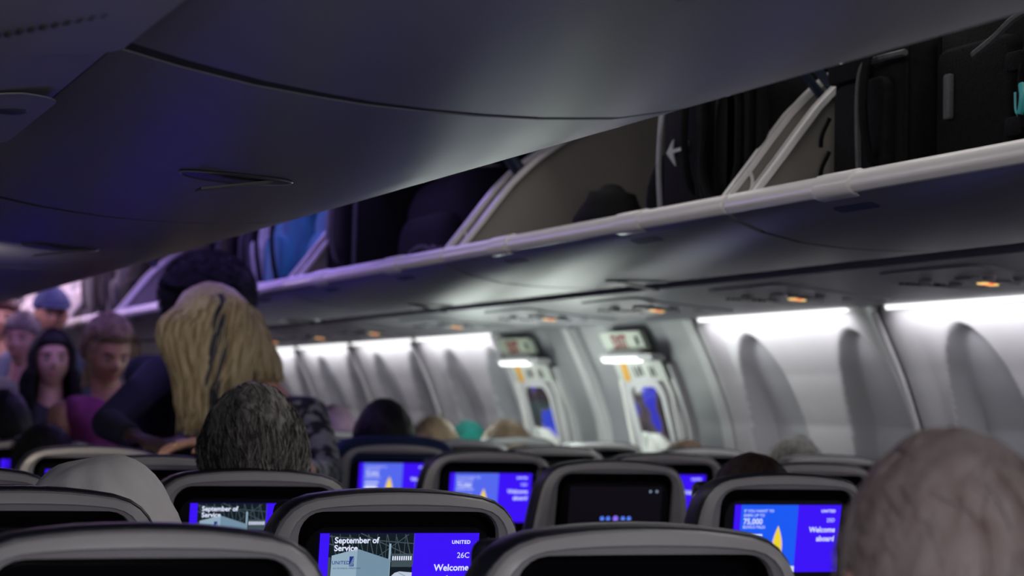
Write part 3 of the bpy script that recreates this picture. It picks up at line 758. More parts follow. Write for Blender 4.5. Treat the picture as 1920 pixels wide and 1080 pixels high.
def seat_at(col, k, kind, label, dz=0.0, dy=0.0, dx=0.0, raised=0.0, y=None):
    key = (kind, raised)
    if key not in protos: protos[key] = make_seat(kind, raised=raised); s = protos[key]
    else: s = copy_tree(protos[key])
    s.location = (COLX[col]+dx, 1.887+.787*k+dy if y is None else y, dz)
    tag(s, label, 'seat', 'airline seats')
    return s
SE = [
 ('B', 0, 'off', 'large grey shelled seat back across the bottom left corner'), ('C', 0, 'off', 'large grey shelled seat back at the bottom right of centre, nearest the blurred head'),
 ('B', 1, 'off', 'grey shelled seat back in front of the white hood at the left edge'), ('C', 1, 'hangar', 'grey shelled seat back at bottom centre whose screen shows a hangar and welcome text'),
 ('B', 2, 'off', 'seat back peeking in at the left edge above the white hood row'), ('C', 2, 'hangar', 'seat back behind the grey haired man, screen partly showing the hangar'),
 ('C', 3, 'blue', 'seat back just left of the grey haired man, under the resting hand'), ('C', 4, 'blue', 'seat back behind the white hood, left of the resting hand'),
 ('C', 5, 'blue', 'seat back at the left edge with a bright blue screen corner'), ('C', 6, 'blue', 'seat back of the passenger at the far left edge'),
 ('C', 7, 'blue', 'left aisle seat forward, hidden beside the queue'), ('B', 3, 'off', 'left middle seat forward of the frame edge'),
 ('D', 2, 'advert', 'grey seat back at lower right whose screen reads 75,000 next to a yellow board'), ('D', 3, 'dots', 'grey seat back right of centre with a black screen of five blue dots'),
 ('D', 4, 'advert2', 'seat back at centre with a blue advert screen, right of the navy topped seat'), ('D', 5, 'advert2', 'seat back topped by a raised navy headrest cover, blue advert screen'),
 ('D', 6, 'blue', 'seat back just left of the navy topped seat'), ('D', 7, 'blue', 'right aisle seat beyond the navy topped one, mostly hidden'), ('D', 8, 'blue', 'right aisle seat behind the blonde woman'),
 ('E', 2, 'off', 'right middle seat hidden behind the blurred head'), ('E', 3, 'off', 'dim seat back above the 75,000 screen seat, left of the blurred head'), ('E', 4, 'blue', 'right middle seat back with a sliver of blue screen beside the dark screen seat'),
 ('E', 5, 'off', 'right middle seat back just above the centre advert seats'), ('E', 6, 'off', 'pale topped seat back right of the black haired passenger'), ('E', 7, 'off', 'right middle seat beyond the pale topped one'),
 ('E', 8, 'off', 'right middle seat of the passenger in the mauve knit hat'), ('F', 3, 'off', 'right window seat beside the rightmost oval recess'), ('F', 4, 'off', 'window seat back left of the blurred head, below the oval recesses'),
 ('F', 5, 'off', 'window seat back under the small brown haired head'), ('F', 6, 'off', 'window seat back by the nearer exit, bright highlight on its corner'), ('F', 7, 'off', 'window seat back under the tan haired head by the farther exit'),
 ('F', 8, 'off', 'window seat back below the teal cap'), ('F', 9, 'off', 'window seat forward of the teal cap'), ('E', 9, 'off', 'right middle seat well forward by the far wall panels'), ('D', 9, 'off', 'right aisle seat well forward beside the queue'),
]
for c, k, kind, l in SE: seat_at(c, k, kind, l, raised=.022 if (c, k) == ('D', 5) else 0)
seat_at('C', -1, 'off', 'reclined seat of the blurred passenger, below the lower right corner', dz=-.06, dy=-.04)

# ------------------------------------------------------------------ bags in the right bins
def rbox(mb, x0, x1, y0, y1, z0, z1, r=.03, mi=0, n=5, ax='y'):
    """box whose outline (across x/z, seen from the front) is rounded, with softened faces"""
    cx, cy, cz = (x0+x1)/2, (y0+y1)/2, (z0+z1)/2
    if ax == 'y':   # rounded outline in the y-z plane, depth along x
        W, H, D = y1-y0, z1-z0, x1-x0; P = lambda a, b, d: (x0+d, cy+a, cz+b)
    else:           # rounded outline in the x-z plane, depth along y
        W, H, D = x1-x0, z1-z0, y1-y0; P = lambda a, b, d: (cx+a, y0+d, cz+b)
    rings = []; e = min(r*.5, D*.25)
    for d, ins in ((0, e), (e*.3, e*.35), (e, 0), (D-e, 0), (D-e*.3, e*.35), (D, e)):
        rings.append([P(a, b, d) for a, b in rrect(W-2*ins, H-2*ins, max(r-ins*.5, .004), n)])
    k = len(rings[0]); vs = [p for q in rings for p in q]; fs = [tuple(range(k))[::-1], tuple(range(5*k, 6*k))]
    for j in range(5):
        for i in range(k): fs.append((j*k+i, j*k+(i+1) % k, (j+1)*k+(i+1) % k, (j+1)*k+i))
    return mb.add(vs, fs, mi)
def jit(mb, amp, f, seed=0):
    out = []
    for v in mb.v:
        n = mnoise.noise_vector(Vector(v)*f+Vector((seed, seed*2, 0))); out.append((v[0]+n.x*amp, v[1]+n.y*amp, v[2]+n.z*amp))
    mb.v = out; return mb
def suitcase(y0, y1, z1, label, m='black', x0=.47, x1=1.0, z0=1.612, handle=True, piping='black2', r=.035, pulls=False, group=None, hx=None, pocket=True):
    root = empty('roller_suitcase', ((x0+x1)/2, (y0+y1)/2, z0)); O = Vector(root.location)
    def fin(o): o.location = -O; return o
    mb = MB(); rbox(mb, x0, x1, y0, y1, z0, z1, r, 0, 6, 'y'); fin(mb.build('body', M[m], root, ang=50))
    pw = [(x0+.006, (y0+y1)/2+a, (z0+z1)/2+b) for a, b in rrect(y1-y0-.006, z1-z0-.006, r, 6)]
    fin(MB().tube(pw, .0055, 6, closed=True).build('piping', M[piping], root))
    if pocket:
        mb = MB(); rbox(mb, x0-.022, x0+.01, y0+.03, y1-.03, z0+.03, z1-.075, .025, 0, 5, 'y'); fin(mb.build('front_pocket', M['black2' if m == 'black' else m], root, ang=50))
    if handle:
        hy = hx if hx is not None else y0+(y1-y0)*.5; zc = z0+(z1-z0)*.62; hl = (z1-z0)*.36
        pts = bez([(x0-.002, hy, zc-hl), (x0-.035, hy, zc-hl*.8), (x0-.048, hy, zc), (x0-.035, hy, zc+hl*.75), (x0-.002, hy, zc+hl*.92)], 6)
        fin(MB().tube(pts, .011, 8, flat=.7).build('handle', M[piping if piping != 'silver' else 'strap'], root))
    for zz in (z0+.10, z1-.05):
        if pulls:
            pu = MB(); rbox(pu, x0-.034, x0-.026, y0+.08, y0+.088, zz-.03, zz, .003, 0, 3, 'y'); fin(pu.build('zip_pull', M['brass'], root))
    tag(root, label, 'suitcase', group)
    return root, fin
# bin two: black bag with a pale seam, rounded black case, pouch, cap
r_, fin = suitcase(3.735, 3.985, 1.978, 'tall black suitcase with a pale front edge and white arrow tag', x0=.49, piping='black2', hx=3.80)
mb = MB().tube(bez([(.480, 3.982, 1.66), (.474, 3.986, 1.80), (.482, 3.984, 1.93), (.49, 3.975, 1.972)], 6), .006, 6); fin(mb.build('pale_edge', M['silver'], r_))
mb = MB(); vs = []
def flat_poly(mb, pts, x, th=.003, mi=0):
    n = len(pts); return mb.add([(x, y, z) for y, z in pts]+[(x+th, y, z) for y, z in pts], [tuple(range(n)), tuple(range(n, 2*n))[::-1]]+[(i, (i+1) % n, (i+1) % n+n, i+n) for i in range(n)], mi)
flat_poly(mb, [(3.925, 1.806), (3.893, 1.832), (3.897, 1.811), (3.83, 1.811), (3.83, 1.823), (3.826, 1.823), (3.826, 1.793), (3.83, 1.793), (3.83, 1.805), (3.895, 1.803), (3.882, 1.775)], .462)
fin(mb.build('arrow_tag', M['pale'], r_, smooth=False))
mb = MB(); rbox(mb, .492, .9, 3.74, 3.975, 1.955, 1.990, .012, 0, 4, 'y'); fin(mb.build('top_flap', M['grey'], r_))
r_, fin = suitcase(3.455, 3.715, 1.985, 'black case with rounded ribbed shoulder and two pale zip pulls beside the near end plate', x0=.44, handle=False, r=.12, pocket=False)
for i, (dx, ins, mm) in enumerate(((.0, .0, 'black2'), (-.010, .03, 'black'), (-.018, .055, 'black2'))):
    pw = [(.436+dx, 3.585+a, 1.7985+b) for a, b in rrect(.26-2*ins, .37-2*ins, .12-ins*.6, 7)]
    fin(MB().tube(pw, .010, 8, closed=True).build('rib', M[mm], r_))
for y, z in ((3.505, 1.925), (3.545, 1.90)):
    mb = MB(); rbox(mb, .405, .413, y-.006, y+.006, z-.028, z, .004, 0, 3, 'y'); mb.tube([(.41, y, z), (.43, y, z+.012)], .004, 6); fin(mb.build('zip_pull', M['brass'], r_))
mb = MB().ell((.53, 4.03, 1.715), (.06, .05, .11), 18, 12); jit(mb, .006, 14, 3)
o = mb.build('pouch', M['black2']); tag(o, 'small rounded black pouch leaning on the black suitcase beside the ridged cap', 'pouch')
# ridged cap
def dome_cap():
    root = empty('padded_cap', (.52, 4.33, 1.606)); mb = MB(); N = 28; K = 9; vs = []; fs = []
    for j in range(K+1):
        th = math.pi/2*j/K
        for i in range(N):
            ph = 2*math.pi*i/N; rr = 1+.05*math.sin(j*2.4)
            vs.append((.085*math.cos(th)*math.cos(ph)*rr, .155*math.cos(th)*math.sin(ph)*rr, .175*math.sin(th)*(1+.03*math.sin(j*2.4)) + .02*math.sin(ph)*math.cos(th)))
    for j in range(K):
        for i in range(N): a = j*N+i; b = j*N+(i+1) % N; fs.append((a, b, b+N, a+N))
    mb.add(vs, fs); mb.build('crown', M['black2'], root, ang=80)
    b = MB(); pts = [( -.075-.05*math.sin(math.pi*t), .10-.20*t+.11, .02+.035*math.sin(math.pi*t)) for t in np.linspace(0, 1, 12)]
    n = len(pts); inner = [(-.03, y*1.0, .075+.0*z) for x, y, z in pts]
    b.add(pts+inner+[(x, y, z-.006) for x, y, z in pts]+[(x, y, z-.006) for x, y, z in inner], [(i, i+1, i+1+n, i+n) for i in range(n-1)]+[(i+2*n, i+3*n, i+1+3*n, i+1+2*n) for i in range(n-1)]+[(i, i+2*n, i+1+2*n, i+1) for i in range(n-1)])
    b.build('brim', M['black'], root)
    l = MB(); l.add([(-.080, -.10, .055), (-.092, -.02, .085), (-.092, -.08, .08), (-.088, .0, .045)], [(0, 2, 1, 3)]); l.build('lining', M['strap'], root)
    tag(root, 'black ridged padded cap resting on the bin lip against the grey end plate', 'cap')
dome_cap()
# bin one
r_, fin = suitcase(3.03, 3.262, 1.925, 'black roller suitcase with a curved grip standing beside the near end plate, upper right', x0=.48, hx=3.085)
mb = MB(); rbox(mb, .462, .50, 3.135, 3.262, 1.855, 1.928, .012, 0, 4, 'y'); fin(mb.build('corner_guard', M['black2'], r_))
mb = MB().tube([(.458, 3.205, 1.895), (.468, 3.205, 1.895)], .008, 10); fin(mb.build('rivet', M['metal'], r_))
mb = MB().tube(bez([(.458, 3.135, 1.64), (.455, 3.14, 1.80), (.456, 3.13, 1.868), (.458, 3.09, 1.878), (.462, 3.0, 1.878)], 5), .006, 6); fin(mb.build('grip_rail', M['strap'], r_))
for z in (1.69, 1.75):
    mb = MB().tube(bez([(.47, 3.262, z+.05), (.462, 3.275, z+.02), (.465, 3.285, z)], 4), .004, 6); fin(mb.build('strap_end', M['black'], r_))
r_, fin = suitcase(2.735, 3.01, 1.955, 'large matte black suitcase at the right edge with a small grey patch', x0=.53, handle=False)
mb = MB(); rbox(mb, .500, .512, 2.925, 2.945, 1.76, 1.835, .004, 0, 3, 'y'); fin(mb.build('patch', M['strap'], r_))
def backpack(y0, y1, z1, label, m, x0, strapm='strap', group=None, loops=True, x1=.95):
    z0 = 1.612; root = empty('backpack', ((x0+x1)/2, (y0+y1)/2, z0)); O = Vector(root.location)
    def fin(o): o.location = -O; return o
    mb = MB(); c = ((x0+x1)/2, (y0+y1)/2, (z0+z1)/2); rr = ((x1-x0)/2, (y1-y0)/2, (z1-z0)/2)
    vs = []; mb.ell((0, 0, 0), (1, 1, 1), 28, 18)
    sup = lambda t, p: math.copysign(abs(t)**p, t)
    mb.v = [(c[0]+rr[0]*sup(v[0], .55), c[1]+rr[1]*sup(v[1], .55), c[2]+rr[2]*sup(v[2], .55)) for v in mb.v]
    jit(mb, .010, 9, y0); fin(mb.build('body', M[m], root, ang=80))
    mb = MB(); mb.ell((0, 0, 0), (1, 1, 1), 20, 14)
    mb.v = [(x0+.015+.045*sup(v[0], .6), c[1]+rr[1]*.72*sup(v[1], .6), z0+(z1-z0)*.36+(z1-z0)*.26*sup(v[2], .6)) for v in mb.v]; jit(mb, .006, 12, 2); fin(mb.build('front_pocket', M[m], root, ang=80))
    if loops:
        for sg in (-1, 1):
            yy = c[1]+sg*rr[1]*.62
            fin(MB().tube(bez([(x0-.002, yy, z1-.05), (x0-.035, yy+.01, z1-.11), (x0-.048, yy, z1-.2), (x0-.03, yy-.01, z0+.09), (x0-.005, yy, z0+.05)], 6), .013, 8, flat=.45).build('shoulder_strap', M[strapm], root))
        fin(MB().tube(bez([(x0+.03, c[1]-.04, z1-.03), (x0-.01, c[1]-.02, z1+.008), (x0-.01, c[1]+.02, z1+.008), (x0+.03, c[1]+.04, z1-.03)], 5), .008, 8).build('grab_loop', M[strapm], root))
    tag(root, label, 'bag', group); return root, fin
r_, fin = backpack(2.40, 2.715, 1.93, 'black backpack with dangling straps and a turquoise clip, cut by the right edge', 'black', .50, 'black2')
mb = MB().tube(bez([(.45, 2.650, 1.775), (.445, 2.640, 1.755), (.447, 2.648, 1.733), (.452, 2.662, 1.738), (.452, 2.664, 1.765)], 5, ), .006, 8, closed=False); fin(mb.build('clip', M['turq'], r_))
fin(MB().tube(bez([(.45, 2.78, 1.84), (.445, 2.72, 1.855), (.45, 2.67, 1.88), (.47, 2.62, 1.90)], 6), .006, 6).build('cord', M['strap'], r_))
for z in (1.80, 1.70):
    mb = MB(); rbox(mb, .452, .47, 2.655, 2.70, z, z+.03, .006, 0, 3, 'y'); fin(mb.build('buckle', M['black2'], r_))
# bin three
r_, fin = suitcase(6.19, 6.43, 1.985, 'black suitcase with a grey looped handle, left end of the bin beside the teal bag', x0=.47, piping='strap', hx=6.27, r=.03)
fin(MB().tube(bez([(.462, 6.405, 1.64), (.455, 6.41, 1.80), (.462, 6.40, 1.96), (.50, 6.39, 1.985)], 6), .010, 8).build('grey_strap', M['grey'], r_))
r_, fin = backpack(5.42, 6.15, 1.965, 'wide plain black duffel bag filling the bin right of the looped handle suitcase', 'black', .58, 'black2', loops=False, x1=.99)
r_, fin = backpack(5.10, 5.40, 1.93, 'black soft bag in the shade beside the grey end plate above the violet lip', 'black', .62, 'black2', loops=False, x1=.99)
mb = MB(); 
for i in range(5):
    c = (.50+.01*i, 5.62-.04*i, 1.70+.004*(i % 2)); mb.tube([(c[0]+.03*math.cos(a), c[1]+.06*math.sin(a), c[2]+.012*math.sin(a*2+i)) for a in np.linspace(0, 6.0, 14)], .008, 6)
tag(mb.build('coiled_strap', M['strap']), 'small coiled grey strap lying in front of the wide black duffel', 'strap')
# bin four
r_, fin = backpack(6.60, 7.02, 2.0, 'deep teal soft bag next to the violet lit end plate', 'teal', .55, 'black2', loops=False)
r_, fin = backpack(7.05, 7.40, 2.03, 'bright teal bag with hanging folds left of the end plate, above the blonde hair', 'teal', .50, 'black2', loops=True)
r_, fin = backpack(7.42, 7.60, 2.02, 'pale greenish white tote squeezed beside the bright teal bag', 'pale', .50, 'strap', loops=True)
mb = MB().ell((.455, 7.43, 1.93), (.016, .022, .022), 12, 8); fin(mb.build('toggle', M['cream'], r_)); 
r_, fin = suitcase(7.62, 7.90, 2.0, 'rounded black backpack style case with silver zip pull above the rounded black hair', x0=.46, handle=True, r=.11, piping='strap', pocket=True)
r_, fin = suitcase(8.02, 8.36, 2.0, 'charcoal case with ribbed rounded top right of the blue tag', x0=.47, handle=False, r=.12, m='black2', piping='strap')
o = MB().ell((.50, 8.50, 1.965), (.02, .035, .022), 14, 9).build('luggage_tag', M['bluep']); tag(o, 'small vivid blue luggage tag above the cream end plate, left of the charcoal case', 'tag')
r_, fin = backpack(8.42, 9.2, 1.93, 'dark green grey duffel deep in the bin behind the cream end plate', 'black2', .66, 'black', loops=False, x1=1.15)
# bin six and on
for (a, b, z, m, l, kind) in ((9.56, 10.02, 1.97, 'black2', 'dark upright bag left of the cream end plate', 'b'), (10.04, 10.30, 2.0, 'strap', 'mid grey bag left of the dark upright bag', 'b'),
                              (10.32, 10.60, 2.0, 'black', 'black suitcase with pale handle between the grey bag and the white bags', 's'), (10.62, 10.92, 2.0, 'strap', 'grey suitcase with a light looped handle above the magenta top woman', 's'),
                              (11.06, 11.32, 2.0, 'cream', 'bright white rounded bag above the cap, right one of two', 'b'), (11.36, 11.62, 2.0, 'pale', 'bright white narrow bag above the cap, left one of two', 'b'),
                              (11.68, 12.10, 1.98, 'cream', 'beige bag directly above the top of the navy cap', 'b'), (12.14, 12.38, 1.99, 'coral', 'small coral bag above the left side of the cap', 'b'), (12.6, 13.5, 2.0, 'cream', 'large white bag at the far end of the bins, left of the cap', 'b')):
    if kind == 's': suitcase(a, b, z, l, m, x0=.46, piping='silver', r=.05)
    else: backpack(a, b, z, l, m, .47, 'strap' if m != 'black2' else 'black', loops=m in ('strap',))

# ------------------------------------------------------------------ people
def skinmat(name, c): 
    m = mat(name, c, .5, noise=.12, nscale=14, bump=.1, bscale=200); m.node_tree.nodes['Principled BSDF'].inputs['Subsurface Weight'].default_value = .08; return m
SK = dict(light=skinmat('light_skin', (.50, .29, .22)), tan=skinmat('tan_skin', (.42, .22, .14)), dark=skinmat('dark_brown_skin', (.055, .028, .02)), ruddy=skinmat('ruddy_skin', (.46, .24, .20)))
def hairmat(name, c1, c2, nscale=7): return mat(name, c1, .55, spec=.25, col2=c2, nscale=nscale, bump=.5, bscale=50, stretch=(14, 14, 1.2), fac=(.3, .7))
HM = dict(black=hairmat('black_hair', (.008, .007, .010), (.003, .003, .004)), afro=mat('black_curly_hair', (.006, .006, .012), .9, noise=.4, nscale=120, bump=1, bscale=150),
          grey=hairmat('grey_brown_hair', (.40, .385, .35), (.12, .115, .105), 9), greydark=hairmat('dark_grey_hair', (.07, .065, .06), (.03, .028, .026), 9), silver=hairmat('thin_silver_hair', (.20, .17, .165), (.13, .095, .09), 4), blonde=hairmat('blonde_hair', (.62, .53, .37), (.42, .34, .21), 6),
          darkblonde=hairmat('dark_blonde_hair', (.24, .16, .09), (.05, .035, .03), 6), brown=hairmat('brown_hair', (.10, .055, .03), (.03, .018, .012)), darkbrown=hairmat('dark_brown_hair', (.035, .017, .012), (.01, .006, .005)),
          red=hairmat('dark_auburn_hair', (.06, .015, .018), (.02, .006, .008)), tan=hairmat('light_brown_hair', (.34, .24, .16), (.16, .10, .06)))
SP = M
M['white_eye'] = mat('eye_white', (.30, .27, .26), .4); M['iris'] = mat('dark_iris', (.02, .012, .01), .2); M['lips'] = mat('lip_skin', (.34, .09, .09), .5, noise=.1)
M['navysweater'] = mat('dark_navy_knit', (.006, .009, .030), .9, noise=.4, nscale=80, bump=.6, bscale=200)
M['magenta'] = mat('magenta_jersey', (.20, .022, .13), .8, noise=.3, nscale=30, bump=.3, bscale=100)
M['darkcloth'] = mat('charcoal_cloth', (.02, .02, .028), .85, noise=.4, nscale=40, bump=.3)
M['greycloth'] = mat('blue_grey_cloth', (.15, .18, .27), .85, noise=.3, nscale=30, bump=.3)
M['greencloth'] = mat('olive_grey_cloth', (.16, .17, .14), .85, noise=.3, nscale=30, bump=.3)
M['whitecloth'] = mat('off_white_fleece', (.80, .78, .77), .9, noise=.10, nscale=12, bump=.35, bscale=90)
M['capblue'] = mat('navy_cap_cloth', (.030, .045, .15), .8, noise=.3, nscale=40, bump=.3)
M['mauve'] = mat('mauve_knit', (.34, .22, .32), .9, noise=.25, nscale=50, bump=.6, bscale=160)
M['tealknit'] = mat('teal_knit', (.01, .26, .22), .9, noise=.3, nscale=40, bump=.6, bscale=160)
M['pattern'] = mat('dark_floral_print', (.24, .25, .28), .8, col2=(.008, .010, .022), nscale=26, bump=.2, fac=(.48, .56))
M['maskc'] = mat('pale_blue_face_mask', (.45, .52, .60), .8, noise=.1)
M['ring'] = mat('ring_metal', (.8, .6, .3), .25, metal=1)

def head_surface(d, s=1.0):
    """radius vector of the head along unit direction d (face towards +y)"""
    x, y, z = d
    a, b, c = .076, .096, .118
    if y > 0: b = .092
    r = 1/math.sqrt((x/a)**2+(y/b)**2+(z/c)**2)
    p = Vector((x*r, y*r, z*r))
    if p.z < -.01:
        t = min(1, (-.01-p.z)/.10); p.x *= 1-.30*t; 
        if p.y < 0: p.y *= 1-.42*t
        else: p.y *= 1-.04*t
    if p.y < 0 and p.z > -.02: p.y *= 1.05
    if y > 0:
        g = lambda cx, cz, sx, sz: math.exp(-((p.x-cx)/sx)**2-((p.z-cz)/sz)**2)
        f = 0
        f += .024*g(0, -.028, .011, .016)+.013*g(0, -.008, .008, .022)     # nose
        f -= .013*(g(.031, .006, .017, .012)+g(-.031, .006, .017, .012))    # sockets
        f += .006*(g(.030, .028, .022, .008)+g(-.030, .028, .022, .008))    # brow
        f += .006*(g(.042, -.030, .018, .018)+g(-.042, -.030, .018, .018))  # cheeks
        f += .005*g(0, -.062, .022, .007)-.004*g(0, -.0555, .018, .004)     # lips
        f += .009*g(0, -.098, .022, .016)-.005*g(0, -.080, .025, .007)      # chin
        p.y += f*max(0, y)**.3
    return p*s
def head_mb(mb, Mx, s=1.0, nu=64, nv=48):
    vs = []; fs = []
    def pt(th, ph): return Mx @ head_surface((math.sin(th)*math.cos(ph), math.sin(th)*math.sin(ph), math.cos(th)), s)
    vs.append(pt(0, 0))
    for j in range(1, nv):
        for i in range(nu): vs.append(pt(math.pi*j/nv, 2*math.pi*i/nu))
    vs.append(pt(math.pi, 0)); L = len(vs)-1
    for i in range(nu): fs.append((0, 1+i, 1+(i+1) % nu)); fs.append((L, L-nu+(i+1) % nu, L-nu+i))
    for j in range(nv-2):
        for i in range(nu): a = 1+j*nu+i; b = 1+j*nu+(i+1) % nu; fs.append((a, a+nu, b+nu, b))
    mb.add(vs, fs)
    for sx in (-1, 1):    # ears
        mb.ell(Mx @ (Vector((sx*.078, -.006, -.004))*s), (.011*s, .020*s, .031*s), 12, 8, rot=Mx.to_3x3() @ Matrix.Rotation(sx*.35, 3, 'Z'))
        mb.ell(Mx @ (Vector((sx*.077, .000, -.026))*s), (.009*s, .011*s, .014*s), 10, 6, rot=Mx.to_3x3())
def finger_hand(mb, wrist, direction, palm_n, s=1.0, side=1, curl=.5):
    """palm and five separate bent fingers; direction = towards the fingertips, palm_n = back-of-hand normal"""
    d = Vector(direction).normalized(); n = Vector(palm_n); n = (n-d*n.dot(d)).normalized(); t = d.cross(n)*side; w = Vector(wrist)
    for k in range(4):
        u = (-1.5+k)*.019*s
        mb.capsule(w+t*u*.5, .016*s, w+d*.085*s+t*u, .0115*s, 8)
    for k, ln in enumerate((.072, .082, .077, .060)):
        u = (-1.5+k)*.0215*s; base = w+d*.090*s+t*u; a = d; p = base; c = curl*(1+.12*k)
        for j, seg in enumerate((.44, .31, .25)):
            ang = c*(.35+.5*j); dv = (d*math.cos(ang)-n*math.sin(ang)+t*(k-1.5)*.06).normalized(); q = p+dv*ln*seg*s
            mb.capsule(p, (.0098-.0010*j)*s, q, (.0090-.0010*j)*s, 8); p = q
    tb = w+d*.025*s-t*.034*s; p1 = tb-t*.022*s+d*.028*s-n*.008*s; p2 = p1+d*.030*s-t*.006*s-n*.010*s
    mb.capsule(w+d*.01*s-t*.015*s, .014*s, tb, .013*s, 8); mb.capsule(tb, .012*s, p1, .0105*s, 8); mb.capsule(p1, .0100*s, p2, .0085*s, 8)

def hair_shell(mb, Mx, s, keep, thick=.012, nu=72, nv=54, rough=.003, seed=0, top=0):
    vs = []; fs = []
    def pt(th, ph):
        d = (math.sin(th)*math.cos(ph), math.sin(th)*math.sin(ph), math.cos(th)); p = head_surface(d, s)
        k = keep(Vector(d)); n = mnoise.noise(Vector(d)*6+Vector((seed, 0, 0)))
        q = p.normalized(); p = p+q*((thick*s+top*max(0, d[2])+rough*n)*k-.006*(1-k)); return Mx @ p
    vs.append(pt(0, 0))
    for j in range(1, nv):
        for i in range(nu): vs.append(pt(math.pi*j/nv, 2*math.pi*i/nu))
    vs.append(pt(math.pi, 0)); L = len(vs)-1
    for i in range(nu): fs.append((0, 1+i, 1+(i+1) % nu)); fs.append((L, L-nu+(i+1) % nu, L-nu+i))
    for j in range(nv-2):
        for i in range(nu): a = 1+j*nu+i; b = 1+j*nu+(i+1) % nu; fs.append((a, a+nu, b+nu, b))
    mb.add(vs, fs)
def keep_short(d, hl=.30, nape=-.45):
    """1 where hair grows on a short-haired head: top, back and sides above the ears"""
    line = hl if d.y > .35 else (-.02 if d.y > -.1 else nape)
    if d.y > .35: line = hl+.25*(d.y-.35)
    elif d.y > -.25: t = (d.y+.25)/.6; line = nape*(1-t)+hl*.6*t if abs(d.x) < .2 else (nape*.55)*(1-t)+hl*t
    return sstep((d.z-line)/.10)
def strands(mb, Mx, s, keep, n, ln, rad, lift, seed, sweep=(0, -.6, -1), nm=2, mess=.5, seg=5):
    rnd = random.Random(seed)
    c = 0
    while c < n:
        z = rnd.uniform(-.8, 1); ph = rnd.uniform(0, 2*math.pi); q = math.sqrt(1-z*z); d = Vector((q*math.cos(ph), q*math.sin(ph), z))
        if keep(d) < .6: continue
        c += 1; flow = Vector(sweep)+Vector((rnd.gauss(0, mess), rnd.gauss(0, mess), rnd.gauss(0, mess*.6)))
        pts = []; dd = d.copy(); L = ln*rnd.uniform(.6, 1.2); lf = lift*rnd.uniform(.5, 1.3)
        for k in range(seg):
            p = head_surface(dd, s); pts.append(Mx @ (p+p.normalized()*(lf*(.35+.65*math.sin(math.pi*min(1, .25+k/seg*.6))))))
            t = (flow-dd*flow.dot(dd)); t = t.normalized() if t.length > 1e-5 else t
            dd = (dd+t*(L/seg/.1)).normalized()
        mb.tube(pts, [rad*(1-.6*k/(seg-1)) for k in range(seg)], 3, rnd.randrange(nm))
def face_bits(Mx, s, root, skin_open=True):
    for sx in (-1, 1):
        mb = MB(); c = Mx @ (Vector((sx*.031, .079, .004))*s); mb.ell(c, (.0125*s, .0085*s, .0065*s), 14, 8, 0, Mx.to_3x3())
        mb.ell(Mx @ (Vector((sx*.031, .0865, .004))*s), (.0058*s, .0022*s, .0058*s), 12, 6, 1, Mx.to_3x3())
        mb.build('eye', [M['white_eye'], M['iris']], root)
        mb = MB(); mb.tube([Mx @ (Vector((sx*x, y, z))*s) for x, y, z in ((.014, .094, .022), (.030, .092, .027), (.047, .080, .022))], [.0035*s, .004*s, .002*s], 6)
        mb.build('eyebrow', HM['darkbrown'], root)
    mb = MB(); mb.tube([Mx @ (Vector((x, y, -.0615))*s) for x, y in ((-.024, .082), (-.012, .091), (0, .0935), (.012, .091), (.024, .082))], [.002*s, .0052*s, .006*s, .0052*s, .002*s], 8, flat=.8)
    mb.build('lips', M['lips'], root)

